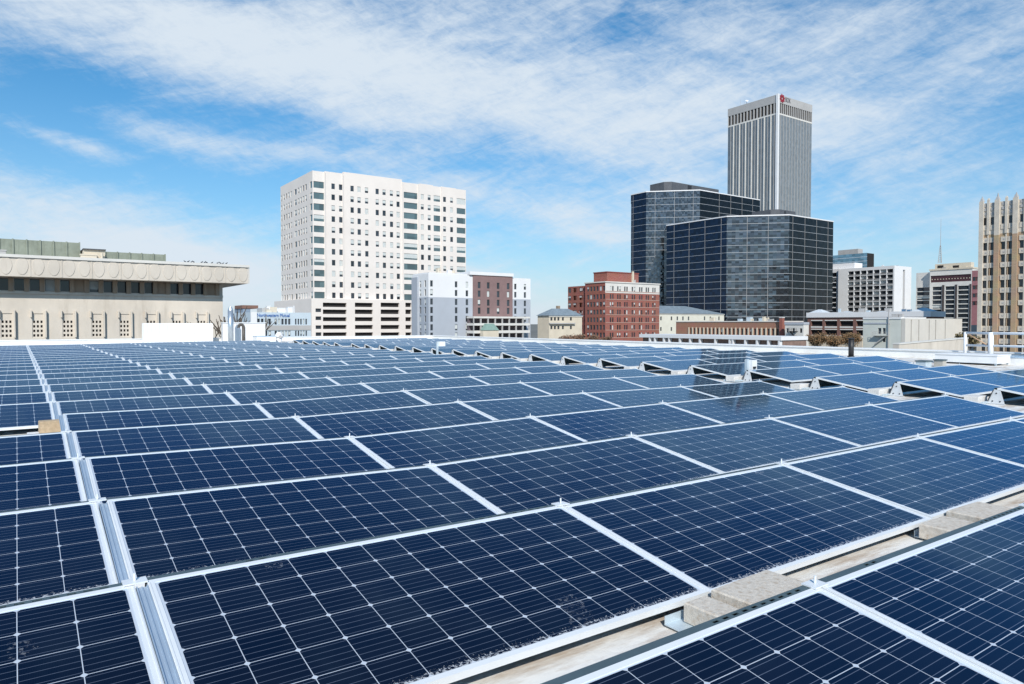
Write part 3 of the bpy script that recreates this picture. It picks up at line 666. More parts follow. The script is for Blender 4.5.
for h in sm:
    b = MB(); BS.box(b, h[0], h[1], h[2], h[3], -.5, -.45); b.build('window', GLASSD[0], tow)

# ---- low pale office in front of the tower, blue lettering
Po = corner(251, 150, 325); OS = Face(Po, XD); ow = OS.s(311, 325)
off = world_thing('office_building', 'low pale blue and white office with blue lettering below the tower', 'building', base_of(rect_pts(Po, ow, 18)))
LIGHTB = mat('pale_blue_panel', (.52, .60, .66), .6, 0, .06, .4)
oz1, oz0 = OS.z(253, 312.2), OS.z(253, 341)
H = []
for x0, x1 in ((253, 271.5), (274, 291), (294.5, 307.5)):
    n = 5
    for i in range(n):
        a0 = OS.s(x0, 320); a1 = OS.s(x1, 320); w = (a1 - a0) / n
        H.append((a0 + w * i + .12, a0 + w * (i + 1) - .12, OS.z(253, 324.6), OS.z(253, 318.6)))
        H.append((a0 + w * i + .12, a0 + w * (i + 1) - .12, OS.z(253, 336.5), OS.z(253, 331)))
shell('wall', rect_pts(Po, ow, 18), GZ, oz1, LIGHTB, off, {0: H}, .25)
panes(off, [(OS,) + h for h in H], .22, blinds=.55)
b = MB(); OS.box(b, -.1, 1.2, GZ, oz1 + .05, .003, .3); b.build('corner_pier', WHITEP, off)
b = MB(); OS.box(b, 1.21, ow, OS.z(253, 330.3), OS.z(253, 325.4), .003, .12); b.build('spandrel', STONEG, off)
def lettering(text, F, a0, a1, zc, h, m, root, name='sign_lettering', out=.05):
    cu = bpy.data.curves.new('t', 'FONT'); cu.body = text; cu.extrude = .03; cu.size = 1; cu.align_x = 'LEFT'
    to = bpy.data.objects.new('t', cu); COL.objects.link(to); bpy.context.view_layer.update()
    me = bpy.data.meshes.new_from_object(to.evaluated_get(bpy.context.evaluated_depsgraph_get())); bpy.data.objects.remove(to, do_unlink=True)
    xs = [v.co.x for v in me.vertices]; ys = [v.co.y for v in me.vertices]; x0, x1, y0, y1 = min(xs), max(xs), min(ys), max(ys)
    for v in me.vertices:
        a = a0 + (v.co.x - x0) / (x1 - x0) * (a1 - a0); z = zc + ((v.co.y - y0) / (y1 - y0) - .5) * h; o_ = out + v.co.z + .03
        v.co = F.pt(a, z, o_)
    me.materials.clear(); me.materials.append(m); o = bpy.data.objects.new(name, me); COL.objects.link(o); o.parent = root
    if 'base' in root: o.location = -Vector(root['base'])
    return o
lettering('Northwestern Mutual', OS, OS.s(257, 314), OS.s(289.5, 314), OS.z(270, 315.2), abs(OS.z(270, 313.5) - OS.z(270, 316.9)), mat('blue_sign', (.02, .13, .42), .5), off)
roof_block(OS.off(-4), 262, 269, 308, 311, oz1 + .003, 4, STONEG, 'roof_unit', off); roof_block(OS.off(-4), 270, 277, 307, 311, oz1 + .003, 4, CREAM, 'roof_unit', off)
Pq = corner(243, 190, 320); QS = Face(Pq, XD)
qb = world_thing('apartment_building', 'small grey blue block with a brown top left of the lettered office', 'building', base_of(rect_pts(Pq, 9, 9)))
qw = QS.s(250.5, 320); qz = QS.z(243, 308.5)
shell('wall', rect_pts(Pq, qw, 9), GZ, qz, mat('slate_blue_render', (.24, .31, .40), .8), qb); b = MB(); QS.box(b, -.2, QS.s(258, 309), qz + .003, qz + .9, -8, .2); b.build('roof', mat('brown_roof', (.22, .12, .09), .8), qb)
b = MB()
for i in range(3): QS.box(b, .5 + i * .7, .9 + i * .7, qz - 4, qz - 1.2, .003, .05)
b.build('window', GLASSD[0], qb)

# ---- grey, white and brown hotel
Ph = corner(428.5, 205, 300); HS = Face(Ph, XD); hw = HS.s(530.5, 300); HWL = abs(Face(Ph, -YD).s(412.5, 300)); HW = Face(Ph + YD * HWL, -YD)
hot = world_thing('hotel', 'mid rise hotel in grey and white with a mauve brown centre', 'building', base_of(rect_pts(Ph, hw, HWL)))
hz1, hzm = HS.z(429, 273.4), HS.z(429, 297)
zr = [HS.z(440, y) for y in (283.6, 292.4, 301.5, 310, 318.6, 327.2, 335.4, 343)]
H = []; Hl = []
for px in (431.6, 456.2, 467, 515.4, 525):
    a = HS.s(px, 300)
    for z in zr: H.append((a - .45, a + .45, z - .95, z + .85))
for px in (478.6, 487.7, 497.6, 507.6):
    a = HS.s(px, 300)
    for z in zr[:4]: H.append((a - .5, a + .5, z - 1.0, z + .9))
for fr in (.22, .5, .80):
    for z in zr: Hl.append((HWL * fr - .5, HWL * fr + .5, z - 1, z + .9))
# lower storeys grey, upper storeys white, centre brown: three bodies that meet
xb0, xb1 = HS.s(472.7, 300), HS.s(512, 300)
def sub(hs, a, b, c, d): return [(h[0] - a, h[1] - a, h[2], h[3]) for h in hs if a < h[0] and h[1] < b and h[2] > c - .01 and h[3] < d + .01]
zm2 = HS.z(520, 299)
def seg(a, b, c, d, m, nm, side=False, dep=None):
    P = Vector((Ph.x + a, Ph.y, 0)); hh = {0: [h for h in sub(H, a, b, c, d)]}
    if side: hh[3] = [h for h in Hl if h[2] > c - .01 and h[3] < d + .01]
    return shell(nm, rect_pts(P, b - a, HWL), c, d, m, hot, hh, .25)
hzm = (zr[1] - 1.2 + zr[2] + 1.0) / 2
seg(0, xb0, GZ, hzm, GREYC, 'grey_wall', True); seg(0, xb0, hzm, hz1, WHITEP, 'white_wall', True)
seg(xb1, hw, GZ, hzm, GREYC, 'grey_wall'); seg(xb1, hw, hzm, hz1 - .2, WHITEP, 'white_wall')
Hc = [h for h in H if xb0 < h[0] < xb1]
b = MB(); BF = HS.off(.35); zc1 = hz1 + .15
wall_sheet(b, BF, xb0, xb1, GZ, zc1, Hc, .3); b.face(BF.pt(xb0, GZ), BF.pt(xb0, zc1), BF.pt(xb0, zc1, -HWL), BF.pt(xb0, GZ, -HWL)); b.face(BF.pt(xb1, GZ), BF.pt(xb1, zc1), BF.pt(xb1, zc1, -HWL), BF.pt(xb1, GZ, -HWL)); b.face(BF.pt(xb0, zc1), BF.pt(xb1, zc1), BF.pt(xb1, zc1, -HWL), BF.pt(xb0, zc1, -HWL))
b.build('brown_wall', BROWNC, hot)
panes(hot, [(HS if not (xb0 < h[0] < xb1) else BF,) + h for h in H] + [(HW,) + h for h in Hl], .23, blinds=.3)
b = MB(); BF.box(b, xb0 - 1.4, xb1 + .2, zc1 + .003, zc1 + 1.0, -HWL, .3); b.build('cornice', WHITEP, hot)
b = MB(); HW.box(b, HWL * .05, HWL * .42, GZ, hz1 - .8, .003, .6); b.build('stair_tower', GREYC, hot)
b = MB(); HS.box(b, -HWL * 0 + .2, xb0 - 2, hz1 + .003, hz1 + .35, -HWL, -.05); b.build('coping', WHITEP, hot)
# terraced deck with its green canopy in front of the brown part
Pd = Ph + Vector((HS.s(466, 330), -4.5, 0)); DSf = Face(Pd, XD); dw = DSf.s(530, 330)
for y0, y1 in ((316.5, 318.3), (323.2, 325.5), (330.5, 333.2)):
    b = MB(); DSf.box(b, 0, dw, DSf.z(495, y1), DSf.z(495, y0), -4.1, 0); b.build('terrace_slab', STONEW, hot)
    for k in range(9):
        b = MB(); a = dw * k / 8; DSf.box(b, max(0, a - .2), min(dw, a + .2), DSf.z(495, y1) - 1.6, DSf.z(495, y1) - .003, -.5, -.1); b.build('terrace_post', STONEG, hot)
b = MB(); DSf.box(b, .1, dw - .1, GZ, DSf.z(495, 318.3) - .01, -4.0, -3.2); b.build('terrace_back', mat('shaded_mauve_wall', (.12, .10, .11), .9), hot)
a0, a1, am = DSf.s(480, 325), DSf.s(496, 325), DSf.s(488, 325); zc0, zc_ = DSf.z(488, 330.2), DSf.z(488, 323.6)
b = MB(); b.hexa([DSf.pt(a0, zc0, 1.8), DSf.pt(a1, zc0, 1.8), DSf.pt(a1, zc0, .01), DSf.pt(a0, zc0, .01)], [DSf.pt(am - 1.3, zc_, 1.2), DSf.pt(am + 1.3, zc_, 1.2), DSf.pt(am + 1.3, zc_, .01), DSf.pt(am - 1.3, zc_, .01)]); b.build('canopy', mat('green_canopy', (.22, .33, .29), .6), hot)
b = MB(); DSf.box(b, a0 + .1, a1 - .1, GZ, zc0 - .01, .02, 1.6); b.build('entrance_wall', CREAM, hot)

# ---- cream house with hipped slate roof
def hip_house(name, label, xl, xr, D, y_eave, y_ridge, wins, dep, m, over=.5, ridge=(.25, .75), px_e=None):
    P = corner(xl, D, 322); F = Face(P, XD); w = F.s(xr, 322); z1 = F.z(px_e or xl, y_eave); root = world_thing(name, label, 'house' if 'house' in name else 'building', base_of(rect_pts(P, w, dep)))
    hs = [(F.s(px, 322) - ww, F.s(px, 322) + ww, F.z(px, y1), F.z(px, y0)) for px, y0, y1, ww in wins]
    shell('wall', rect_pts(P, w, dep), GZ, z1, m, root, {0: hs}, .25); panes(root, [(F,) + h for h in hs], .22, blinds=.2)
    zr_ = F.z(xl + (xr - xl) * .5, y_ridge); b = MB(); o = over
    e = [F.pt(-o, z1 + .003, o), F.pt(w + o, z1 + .003, o), F.pt(w + o, z1 + .003, -dep - o), F.pt(-o, z1 + .003, -dep - o)]
    r0 = F.pt(w * ridge[0], zr_, -dep / 2); r1 = F.pt(w * ridge[1], zr_, -dep / 2)
    b.face(e[0], e[1], r1, r0); b.face(e[1], e[2], r1); b.face(e[2], e[3], r0, r1); b.face(e[3], e[0], r0); b.face(e[3], e[2], e[1], e[0]); rf = b.build('roof', SLATE, root)
    b = MB(); F.box(b, -.2, w + .2, z1 - .45, z1 - .003, .003, .25); b.build('eaves_band', STONEW, root)
    return root, F, w, z1, zr_, rf
hs_root, F, w, z1, zr_, rf = hip_house('cream_house', 'cream two storey house with slate roof left of the red building', 549, 582, 262, 315.5, 308.5,
    [(x, y - 1.6, y + 1.6, .5) for x in (551.5, 555, 558.5, 563, 571) for y in (319, 327.6)], 7, CREAM)
b = MB(); F.box(b, w * .6, w * .68, zr_ - 1.5, zr_ + 1.2, -8, -7); q = b.build('chimney', CONCB, rf); q.location = (0, 0, 0)
b = MB(); F.box(b, -.1, w * .75, F.z(545, 324), F.z(545, 322.8), .003, .9); b.build('balcony_band', STONEG, hs_root)

# ---- red brick building
Pr = corner(605.2, 280, 300); RS = Face(Pr, XD); rw = RS.s(659.4, 300); RWL = abs(Face(Pr, -YD).s(585, 300)); RW = Face(Pr + YD * RWL, -YD)
red = world_thing('red_brick_building', 'six storey red brick building with a white top storey and red roof house', 'building', base_of(rect_pts(Pr, rw, RWL)))
rz1 = RS.z(605.3, 282.3); rzb = RS.z(605.3, 292.6)
ry = [RS.z(611.8, y) for y in (288.4, 296.6, 304.2, 312.0, 319.8, 327.4, 335)]
H = []
for px in (611.8, 619, 626, 633.5, 640.8, 647.4, 654):
    a = RS.s(px, 300)
    for z in ry:
        for o_ in (-.62, .62): H.append((a + o_ - .42, a + o_ + .42, z - .95, z + .95))
Hw = []
for px in (589.5, 595.7, 602.3):
    a = RW.s(px, 300)
    for z in ry:
        for o_ in (-.95, .95): Hw.append((a + o_ - .65, a + o_ + .65, z - .95, z + .95))
lo = lambda hs: [h for h in hs if h[3] < rzb]; hi = lambda hs: [h for h in hs if h[2] > rzb]
shell('wall', rect_pts(Pr, rw, RWL), GZ, rzb, BRICK, red, {0: lo(H), 3: lo(Hw)}, .25)
mb = MB(); pts = rect_pts(Pr, rw, RWL)
wall_sheet(mb, RS, 0, rw, rzb + .002, rz1, hi(H), .25); mb.face(RS.pt(rw, rzb), RS.pt(rw, rzb, -RWL), RS.pt(rw, rz1, -RWL), RS.pt(rw, rz1)); mb.build('white_storey', STONEW, red)
mb = MB(); wall_sheet(mb, RW, 0, RWL, rzb + .002, rz1, hi(Hw), .25); mb.face(*[(p[0], p[1], rz1 - .002) for p in pts]); mb.face(RW.pt(0, rzb), RW.pt(0, rz1), RS.pt(rw, rz1, -RWL), RS.pt(rw, rzb, -RWL)); mb.build('upper_wall', BRICK, red)
panes(red, [(RS,) + h for h in H] + [(RW,) + h for h in Hw], .22, blinds=.3)
b = MB(); RS.box(b, -.3, rw + .3, rz1 + .003, rz1 + .45, -RWL - .3, .3); b.build('cornice', STONEW, red)
for z in ry:
    b = MB(); RS.box(b, .2, rw - .2, z - 1.22, z - 1.0, .003, .12); b.build('sill_course', mat('pale_brick_course', (.46, .30, .25), .8) if z == ry[0] else bpy.data.materials['pale_brick_course'], red)
RPF = RS.off(-3); a0, a1 = RPF.s(607, 275), RPF.s(638.5, 275); b = MB(); RPF.box(b, a0, a1, rz1 + .45, RPF.z(622, 273.2), -8, 0); b.build('roof_house', BRICK, red)
b = MB(); RPF.box(b, a0 - .2, a1 + .2, RPF.z(622, 273.2) + .003, RPF.z(622, 272.2), -8.2, .2); b.build('roof_house_coping', mat('dark_red_coping', (.24, .06, .05), .8), red)
b = MB(); RPF.box(b, RPF.s(631.5, 275), RPF.s(633, 275), rz1 + .45, RPF.z(632, 271.5), .003, .6); b.build('flue', CREAM, red)
Pr2 = Vector((Pr.x + 1.5, Pr.y + RWL + .02, 0)); R2 = Face(Pr2, -YD); L2 = abs(R2.s(568, 300)); R2W = Face(Pr2 + YD * L2, -YD)
H = []
for fr in (.2, .5, .8):
    for z in ry:
        for o_ in (-1.6, 1.6): H.append((L2 * fr + o_ - 1.0, L2 * fr + o_ + 1.0, z - .95, z + .95))
shell('rear_wing', rect_pts(Pr2, 12, L2), GZ, rz1 - .7, BRICK, red, {3: H}, .25); panes(red, [(R2W,) + h for h in H], .22, blinds=.25, name='rear_window')

# ---- cream building with grey hipped roof, right of the red one
hip_house('cream_building', 'long cream building with a grey hipped roof below the dark glass towers', 655, 724, 330, 313.2, 305.6,
    [(x, y - 1.9, y + 1.9, .55) for x in (661, 671.5, 677.4, 683, 688.6, 704.6, 710.4, 719) for y in (318.4, 329)], 18, mat('ivory_render', (.66, .64, .55), .85, 0, .06, .3), .5, (.2, .62))

# ---- low arcade of brick and white posts
AS = Face(corner(640, 150, 335), -YD); aw = AS.s(787, 338)
arc = world_thing('brick_arcade', 'low white arcade with brick filled bays behind the roof edge', 'building', AS.pt(aw / 2, GZ, -4))
az1 = AS.z(700, 335.2); b = MB(); AS.box(b, 0, aw - 1.0, AS.z(700, 338.6), az1, -8, .25); b.build('parapet', WHITEP, arc)
posts = [650, 655, 664, 669.2, 680, 690.2, 700, 715.5, 730, 733, 745.5, 757.2, 768.5, 779.4]
for px in posts:
    b = MB(); a = AS.s(px, 341); AS.box(b, a - .17, a + .17, GZ, AS.z(700, 338.6) - .003, -.6, .2); b.build('post', WHITEP, arc)
b = MB(); AS.box(b, .2, aw - 1.2, GZ, AS.z(700, 338.6) - .003, -7.8, -.7); b.build('bay_wall', mat('brown_brick_infill', (.24, .16, .13), .85, 0, .3, .8), arc)
b = MB(); AS.box(b, .2, aw - 1.2, AS.z(700, 345.0), AS.z(700, 344.0), -.6, -.4); b.build('bay_sill', WHITEP, arc)
MS = Face(corner(676, 275, 330), -YD); mw = MS.s(783, 330)
mk = world_thing('brick_building', 'long low orange brick building with a white colonnade of windows', 'building', MS.pt(mw / 2, GZ, -6))
mz1 = MS.z(730, 322.0); H = []
n = 22; a0, a1 = MS.s(689, 330), MS.s(780, 330)
for i in range(n):
    w = (a1 - a0) / n; H.append((a0 + w * i + w * .22, a0 + w * (i + 1) - w * .1, MS.z(730, 334.5), MS.z(730, 328.6)))
shell('wall', west_pts(MS, mw, 12), GZ, mz1, BRICKO, mk, {0: H}, .4); panes(mk, [(MS,) + h for h in H], .35, blinds=.3)
for i in range(n + 1):
    w = (a1 - a0) / n; b = MB(); MS.box(b, a0 + w * i - w * .1, a0 + w * i + w * .14, MS.z(730, 335), MS.z(730, 327.6), .003, .3); b.build('column', CREAM, mk)
b = MB(); MS.box(b, 0, mw, mz1 + .003, mz1 + .35, -12, .2); b.build('coping', STONEW, mk)
b = MB(); a = MS.s(781.3, 330); MS.box(b, a, a + 1.15, GZ, MS.z(781, 318), .003, 1.2); b.build('brick_pier', BRICK, mk)
b = MB(); MS.box(b, a - .1, a + 1.25, MS.z(781, 318) + .003, MS.z(781, 317.2), -.1, 1.3); b.build('pier_cap', STONEW, mk)
# small white building with black fire stairs
def stairs(F, a0, a1, z0, z1, floors, root, m):
    for k in range(floors):
        za = z0 + (z1 - z0) * k / floors; zb_ = z0 + (z1 - z0) * (k + 1) / floors; b = MB()
        F.box(b, a0 - .4, a1 + .4, zb_ - .08, zb_, .01, 1.1); b.build('landing', m, root)
        l, r = (a0, a1) if k % 2 == 0 else (a1, a0); b = MB()
        b.hexa([F.pt(l, za, .9), F.pt(l, za, .3), F.pt(l, za + .3, .3), F.pt(l, za + .3, .9)], [F.pt(r, zb_ - .3, .9), F.pt(r, zb_ - .3, .3), F.pt(r, zb_, .3), F.pt(r, zb_, .9)]); b.build('stair_flight', m, root)
        b = MB()
        for z in (.55, 1.0): F.box(b, a0 - .4, a1 + .4, zb_ + z - .03, zb_ + z + .03, 1.05, 1.1)
        for i in range(6): q = a0 - .4 + (a1 - a0 + .8) * i / 5; F.box(b, q - .03, q + .03, zb_, zb_ + 1.05, 1.04, 1.11)
        b.build('railing', m, root)
WS = Face(corner(785, 232, 330), -YD); ww = WS.s(803.5, 330); WWL = 3
wb = world_thing('white_house', 'small white three storey house with black fire stairs', 'house', base_of(west_pts(WS, ww, WWL)))
H = []
for px in (787.5, 793.6, 801):
    for y in (330.5, 338.5): a = WS.s(px, 330); H.append((a - .42, a + .42, WS.z(790, y + 2.2), WS.z(790, y - 2.2)))
wz = WS.z(790, 324.6); shell('wall', west_pts(WS, ww, WWL), GZ, wz, STONEW, wb, {0: H}, .2); panes(wb, [(WS,) + h for h in H], .18, blinds=.1)
b = MB(); WS.box(b, -.15, ww + .15, wz + .003, WS.z(790, 322.2), -WWL, .2); b.build('parapet', GREYC, wb)
stairs(WS, WS.s(791, 330), WS.s(797, 330), WS.z(790, 346), WS.z(790, 331), 2, wb, BLACKM)

# ---- the two dark glass towers, each with chamfered corners
def glass_tower(label, x0, x1, x2, x3, D, ytop, fl, mull_px, pent, gw, gc, gs, nfl):
    """x0..x1 west side, x1..x2 chamfer, x2..x3 south side (pixel columns); D = distance of the chamfer's left end"""
    P1 = corner(x1, D, ytop + 40); C = Face(P1, Vector((1, -1, 0))); yr = ytop + 40
    cl = C.s(x2, yr); P2 = Vector(C.pt(cl, 0)); Sf = Face(P2, XD); sw = Sf.s(x3, yr); Wl = abs(Face(P1, -YD).s(x0, yr)); Wf = Face(P1 + YD * Wl, -YD)
    z1 = C.z(x1 + (x2 - x1) * .5, ytop); root = world_thing('glass_tower', label, 'office tower', (P2.x + sw / 2, P1.y + Wl / 2, GZ))
    ch = cl / math.sqrt(2)
    foot = [P2, P2 + XD * sw, P2 + XD * (sw + ch) + YD * ch, P2 + XD * (sw + ch) + YD * (ch + Wl), P1 + YD * Wl + XD * (sw + 2 * ch) * 1 + YD * ch - XD * ch, P1 + YD * (Wl + ch) + XD * ch, P1 + YD * Wl, P1]
    foot = [P2, P2 + XD * sw, P2 + XD * (sw + ch) + YD * ch, P2 + XD * (sw + ch) + YD * (ch + Wl), P2 + XD * sw + YD * (2 * ch + Wl), P2 + YD * (2 * ch + Wl), P1 + YD * Wl, P1]
    cen = sum((Vector(p) for p in foot), Vector()) / 8
    def inset(k): return [Vector((p[0], p[1], 0)) + (cen - Vector((p[0], p[1], 0))).normalized() * k for p in foot]
    mb = MB(); c_ = inset(.6); mb.hexa([(p.x, p.y, GZ) for p in c_], [(p.x, p.y, z1 - .05) for p in c_]); mb.build('core', DARKV, root)
    faces = [(Wf, Wl, gw), (C, cl, gc), (Sf, sw, gs)]
    fh = fl * D / FOC; k = 0; z = z1 - .55
    while k < nfl and z > GZ + 1:
        zb_ = max(z - fh + .17, GZ); 
        for F, L, g in faces:
            b = MB(); F.box(b, .02, L - .02, zb_, z, -.35, -.02); b.build('glass_band', g, root)
        b = MB()
        for F, L, g in faces: F.box(b, -.0, L, zb_ - .17 + .002, zb_ - .002, -.4, .06)
        b.build('floor_band', BANDG, root); z -= fh; k += 1
    i0 = 0
    for F, L, g in faces:
        for px in mull_px[i0]:
            b = MB(); a = F.s(px, yr); F.box(b, a - .07, a + .07, z + .3, z1 - .5, -.01, .06); b.build('mullion', STONEG, root)
        b = MB(); i0 += 1
    b = MB(); t_ = inset(-.25); mb = MB(); mb.hexa([(p.x, p.y, z1 - .45) for p in t_], [(p.x, p.y, z1 + .12) for p in t_]); mb.build('cornice', WHITEP, root)
    for i in range(3, 7):                      # the sides turned away
        a_, b_ = Vector(foot[i - 1 if i else 7]), Vector(foot[i])
    mb = MB()
    for i in (1, 2, 3, 4, 5):
        a_, b_ = Vector(foot[i]), Vector(foot[i + 1]); F = Face(a_, b_ - a_); F.box(mb, .02, (b_ - a_).length - .02, GZ, z1 - .6, -.3, -.02)
    mb.build('rear_glass', gs, root)
    x0p, x1p, y0p, setb = pent
    PF = Face(P2 + YD * (setb + ch) , XD); a0, a1 = PF.s(x0p, ytop - 4), PF.s(x1p, ytop - 4); zt_ = PF.z((x0p + x1p) / 2, y0p)
    b = MB(); h = 3.5
    b.hexa([PF.pt(a0 + h, z1 + .36), PF.pt(a1 - h, z1 + .36), PF.pt(a1, z1 + .36, -h), PF.pt(a1, z1 + .36, -16), PF.pt(a0, z1 + .36, -16), PF.pt(a0, z1 + .36, -h)], [PF.pt(a0 + h, zt_), PF.pt(a1 - h, zt_), PF.pt(a1, zt_, -h), PF.pt(a1, zt_, -16), PF.pt(a0, zt_, -16), PF.pt(a0, zt_, -h)]); b.build('plant_room', DARKROOF, root)
    b = MB(); PF.box(b, a0 + (a1 - a0) * .35, a0 + (a1 - a0) * .42, z1 + .4, zt_ - .6, .003, .06); b.build('plant_door', BLACKM, root)
    return root
BANDG = mat('grey_metal_band', (.44, .46, .48), .5, .2, .1, .2)
GW = tower_glass('glass_navy_reflection', (.007, .018, .045), .5, lo=.6, hi=1.3, rough=.10)  # one glass in three tones: what each side reflects is put into its tint
GC = tower_glass('glass_grey_reflection', (.12, .135, .155), .85, (1.3, 1.3, 1.1), .55, 1.45, .06, .07)
GS = tower_glass('glass_black_reflection', (.005, .006, .009), .10, lo=.5, hi=1.5, rough=.08, wob=.03); GS.node_tree.nodes['Principled BSDF'].inputs['Specular IOR Level'].default_value = .30
glass_tower('nearer dark glass tower with a pale ringed roof and chamfered corner', 666.5, 726.5, 789, 833, 360, 215.3, 7.12, ([674, 689, 704.8, 721], [747, 768], [792.5, 804.6, 816.3, 827.7]), (776, 799, 210.5, 8), GW, GC, GS, 22)
glass_tower('dark glass tower standing behind and left of the nearer one', 631, 646, 699.8, 759.5, 440, 190.6, 6.42, ([633], [655, 674.4, 693], [719, 730.5, 741.8, 752.4]), (668, 722, 185.6, 6), GW, GC, GS, 27)

# ---- tall grey office tower with fins and a sign
Pk = corner(776.8, 590, 200); KS = Face(Pk, XD); kw = KS.s(811.5, 150); KWL = abs(Face(Pk, -YD).s(727.8, 150)); KW = Face(Pk + YD * KWL, -YD)
kz = KS.z(777, 94.0)
bt = world_thing('office_tower', 'tallest grey skyscraper with pale vertical fins and a dark slotted top band', 'office tower', base_of(rect_pts(Pk, kw, KWL)))
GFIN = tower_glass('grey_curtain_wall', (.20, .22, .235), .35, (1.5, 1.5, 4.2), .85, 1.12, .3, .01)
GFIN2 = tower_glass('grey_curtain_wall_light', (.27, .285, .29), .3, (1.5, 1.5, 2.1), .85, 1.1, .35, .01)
zs1, zs0 = kz - 6.6, kz - 15.2
b = MB(); b.box(Pk.x + .5, Pk.x + kw - .5, Pk.y + .5, Pk.y + KWL - .5, GZ, kz - .3); b.build('core', DARKV, bt)
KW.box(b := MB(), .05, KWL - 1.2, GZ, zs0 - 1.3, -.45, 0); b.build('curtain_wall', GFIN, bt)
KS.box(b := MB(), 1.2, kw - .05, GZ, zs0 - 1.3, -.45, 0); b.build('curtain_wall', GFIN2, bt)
mb = MB()
for F, L in ((KW, KWL), (KS, kw)):
    pass
crown = MB(); crown.box(Pk.x - .2, Pk.x + kw + .2, Pk.y - .2, Pk.y + KWL + .2, zs1, kz); crown.build('crown_band', STONEG, bt)
crown = MB(); crown.box(Pk.x - .2, Pk.x + kw + .2, Pk.y - .2, Pk.y + KWL + .2, zs0 - 1.3, zs0); crown.build('lower_band', STONEW, bt)
for F, L, n in ((KW, KWL, 15), (KS, kw, 18)):
    for i in range(n + 1):
        a = L * i / n; wd = .62 if F is KW else .38; b = MB(); F.box(b, max(0, a - wd), min(L, a + wd), zs0 + .003, zs1 - .003, -.9, .1); b.build('slot_pier', STONEG, bt)
for i in range(1, 16):
    b = MB(); a = KWL * i / 16; wd = .42 if i % 2 == 0 else .2; KW.box(b, a - wd, a + wd, GZ, zs0 - 1.302, .003, .7 if i % 2 == 0 else .35); b.build('fin', STONEW if i % 2 == 0 else STONEG, bt)
for i in range(1, 12):
    b = MB(); a = kw * i / 12; KS.box(b, a - .15, a + .15, GZ, zs0 - 1.302, .003, .25); b.build('fin', STONEG, bt)
b = MB(); b.box(Pk.x - .9, Pk.x + 1.15, Pk.y - .9, Pk.y + 1.15, GZ, kz + .4); b.build('corner_fin', WHITEP, bt)
SIGNR = mat('red_sign', (.30, .02, .035), .5); SIGND = mat('dark_sign', (.05, .04, .06), .5)
a0, a1 = KS.s(779.0, 100), KS.s(784.6, 100); ac = (a0 + a1) / 2; zc = KS.z(782, 98.6); rr = (a1 - a0) / 2 * .95
for k in range(8):                             # eight-petalled red emblem
    b = MB(); an = k * math.pi / 4 + .2
    def pp(r, t, o): return KS.pt(ac + rr * r * math.cos(an + t), zc + rr * r * math.sin(an + t), o)
    b.hexa([pp(.25, -.2, .25), pp(.72, -.36, .25), pp(1.05, 0, .25), pp(.72, .36, .25), pp(.25, .2, .25)], [pp(.25, -.2, .6), pp(.72, -.36, .6), pp(1.05, 0, .6), pp(.72, .36, .6), pp(.25, .2, .6)]); b.build('emblem_petal', SIGNR, bt)
lettering('BOK', KS, KS.s(785.2, 100), KS.s(790.4, 100), KS.z(787, 100.2), abs(KS.z(787, 98) - KS.z(787, 102.6)), SIGND, bt, out=.3)
dsh = MB(); p = Vector(KW.pt(KWL * .34, kz, -3)); dsh.tube(p, p + Vector((0, 0, 2.5)), .25); dsh.tube(p + Vector((0, -.2, 2.6)), p + Vector((-.5, -.9, 3.4)), .4, 1.4, 14); dsh.build('dish_aerial', WHITEP, bt)
for q in (.2, .28): b = MB(); p = Vector(KW.pt(KWL * q, kz, -4)); b.tube(p, p + Vector((0, 0, 7)), .12, .05, 5); b.build('aerial', STONEG, bt)

# ---- white hotel slab with balconies
RAILG = mat('grey_balcony_rail', (.22, .22, .22), .7)
VS = Face(corner(838, 430, 300), -YD); vw = VS.s(894, 300); Vnear = Vector(VS.pt(vw, 0)); VE = Face(Vnear, XD); vdep = VE.s(911, 300)
wh = world_thing('white_slab_hotel', 'broad white slab hotel with a grid of dark balconies', 'building', base_of(west_pts(VS, vw, vdep)))
vz1 = VS.z(850, 268.4); H = []
ba0, ba1 = VS.s(847.4, 300), VS.s(893, 300); n = 7
vr = [VS.z(850, 271.2 + 5.15 * i) for i in range(11)]
for i in range(n):
    w = (ba1 - ba0) / n
    for j in range(10): H.append((ba0 + w * i + .22, ba0 + w * (i + 1) - .22, vr[j + 1] + .14, vr[j] - .14))
shell('wall', west_pts(VS, vw, vdep), GZ, vz1, WHITEP, wh, {0: H, 1: [(vdep * .5, vdep * .62, GZ + 1, vz1 - 2)]}, 1.4)
panes(wh, [(VS,) + h for h in H], 1.3, blinds=.3, name='balcony_glass')
for h in H: b = MB(); VS.box(b, h[0] + .02, h[1] - .02, h[2] + .02, h[2] + .9, -.14, -.06); b.build('balcony_rail', RAILG, wh)
b = MB(); VE.box(b, vdep * .5, vdep * .62, GZ + 1, vz1 - 2, -1.39, -1.2); b.build('wall_slot', DARKV, wh)
V2 = Face(VS.o + YD * 22 + XD * 1.2, -YD); w2 = 21.98; H = [(w2 * .5, w2 * .92, vr[j + 1] + .25, vr[j] - .25) for j in range(10)]
shell('side_wing', west_pts(V2, w2, 15), GZ, vz1 + .3, WHITEP, wh, {0: H}, 1.2); panes(wh, [(V2,) + h for h in H], 1.1, blinds=.2, name='wing_window')
roof_block(VS.off(-5), 828, 854.5, 263.6, 268, vz1 + .003, 9, WHITEP, 'lift_house', wh)
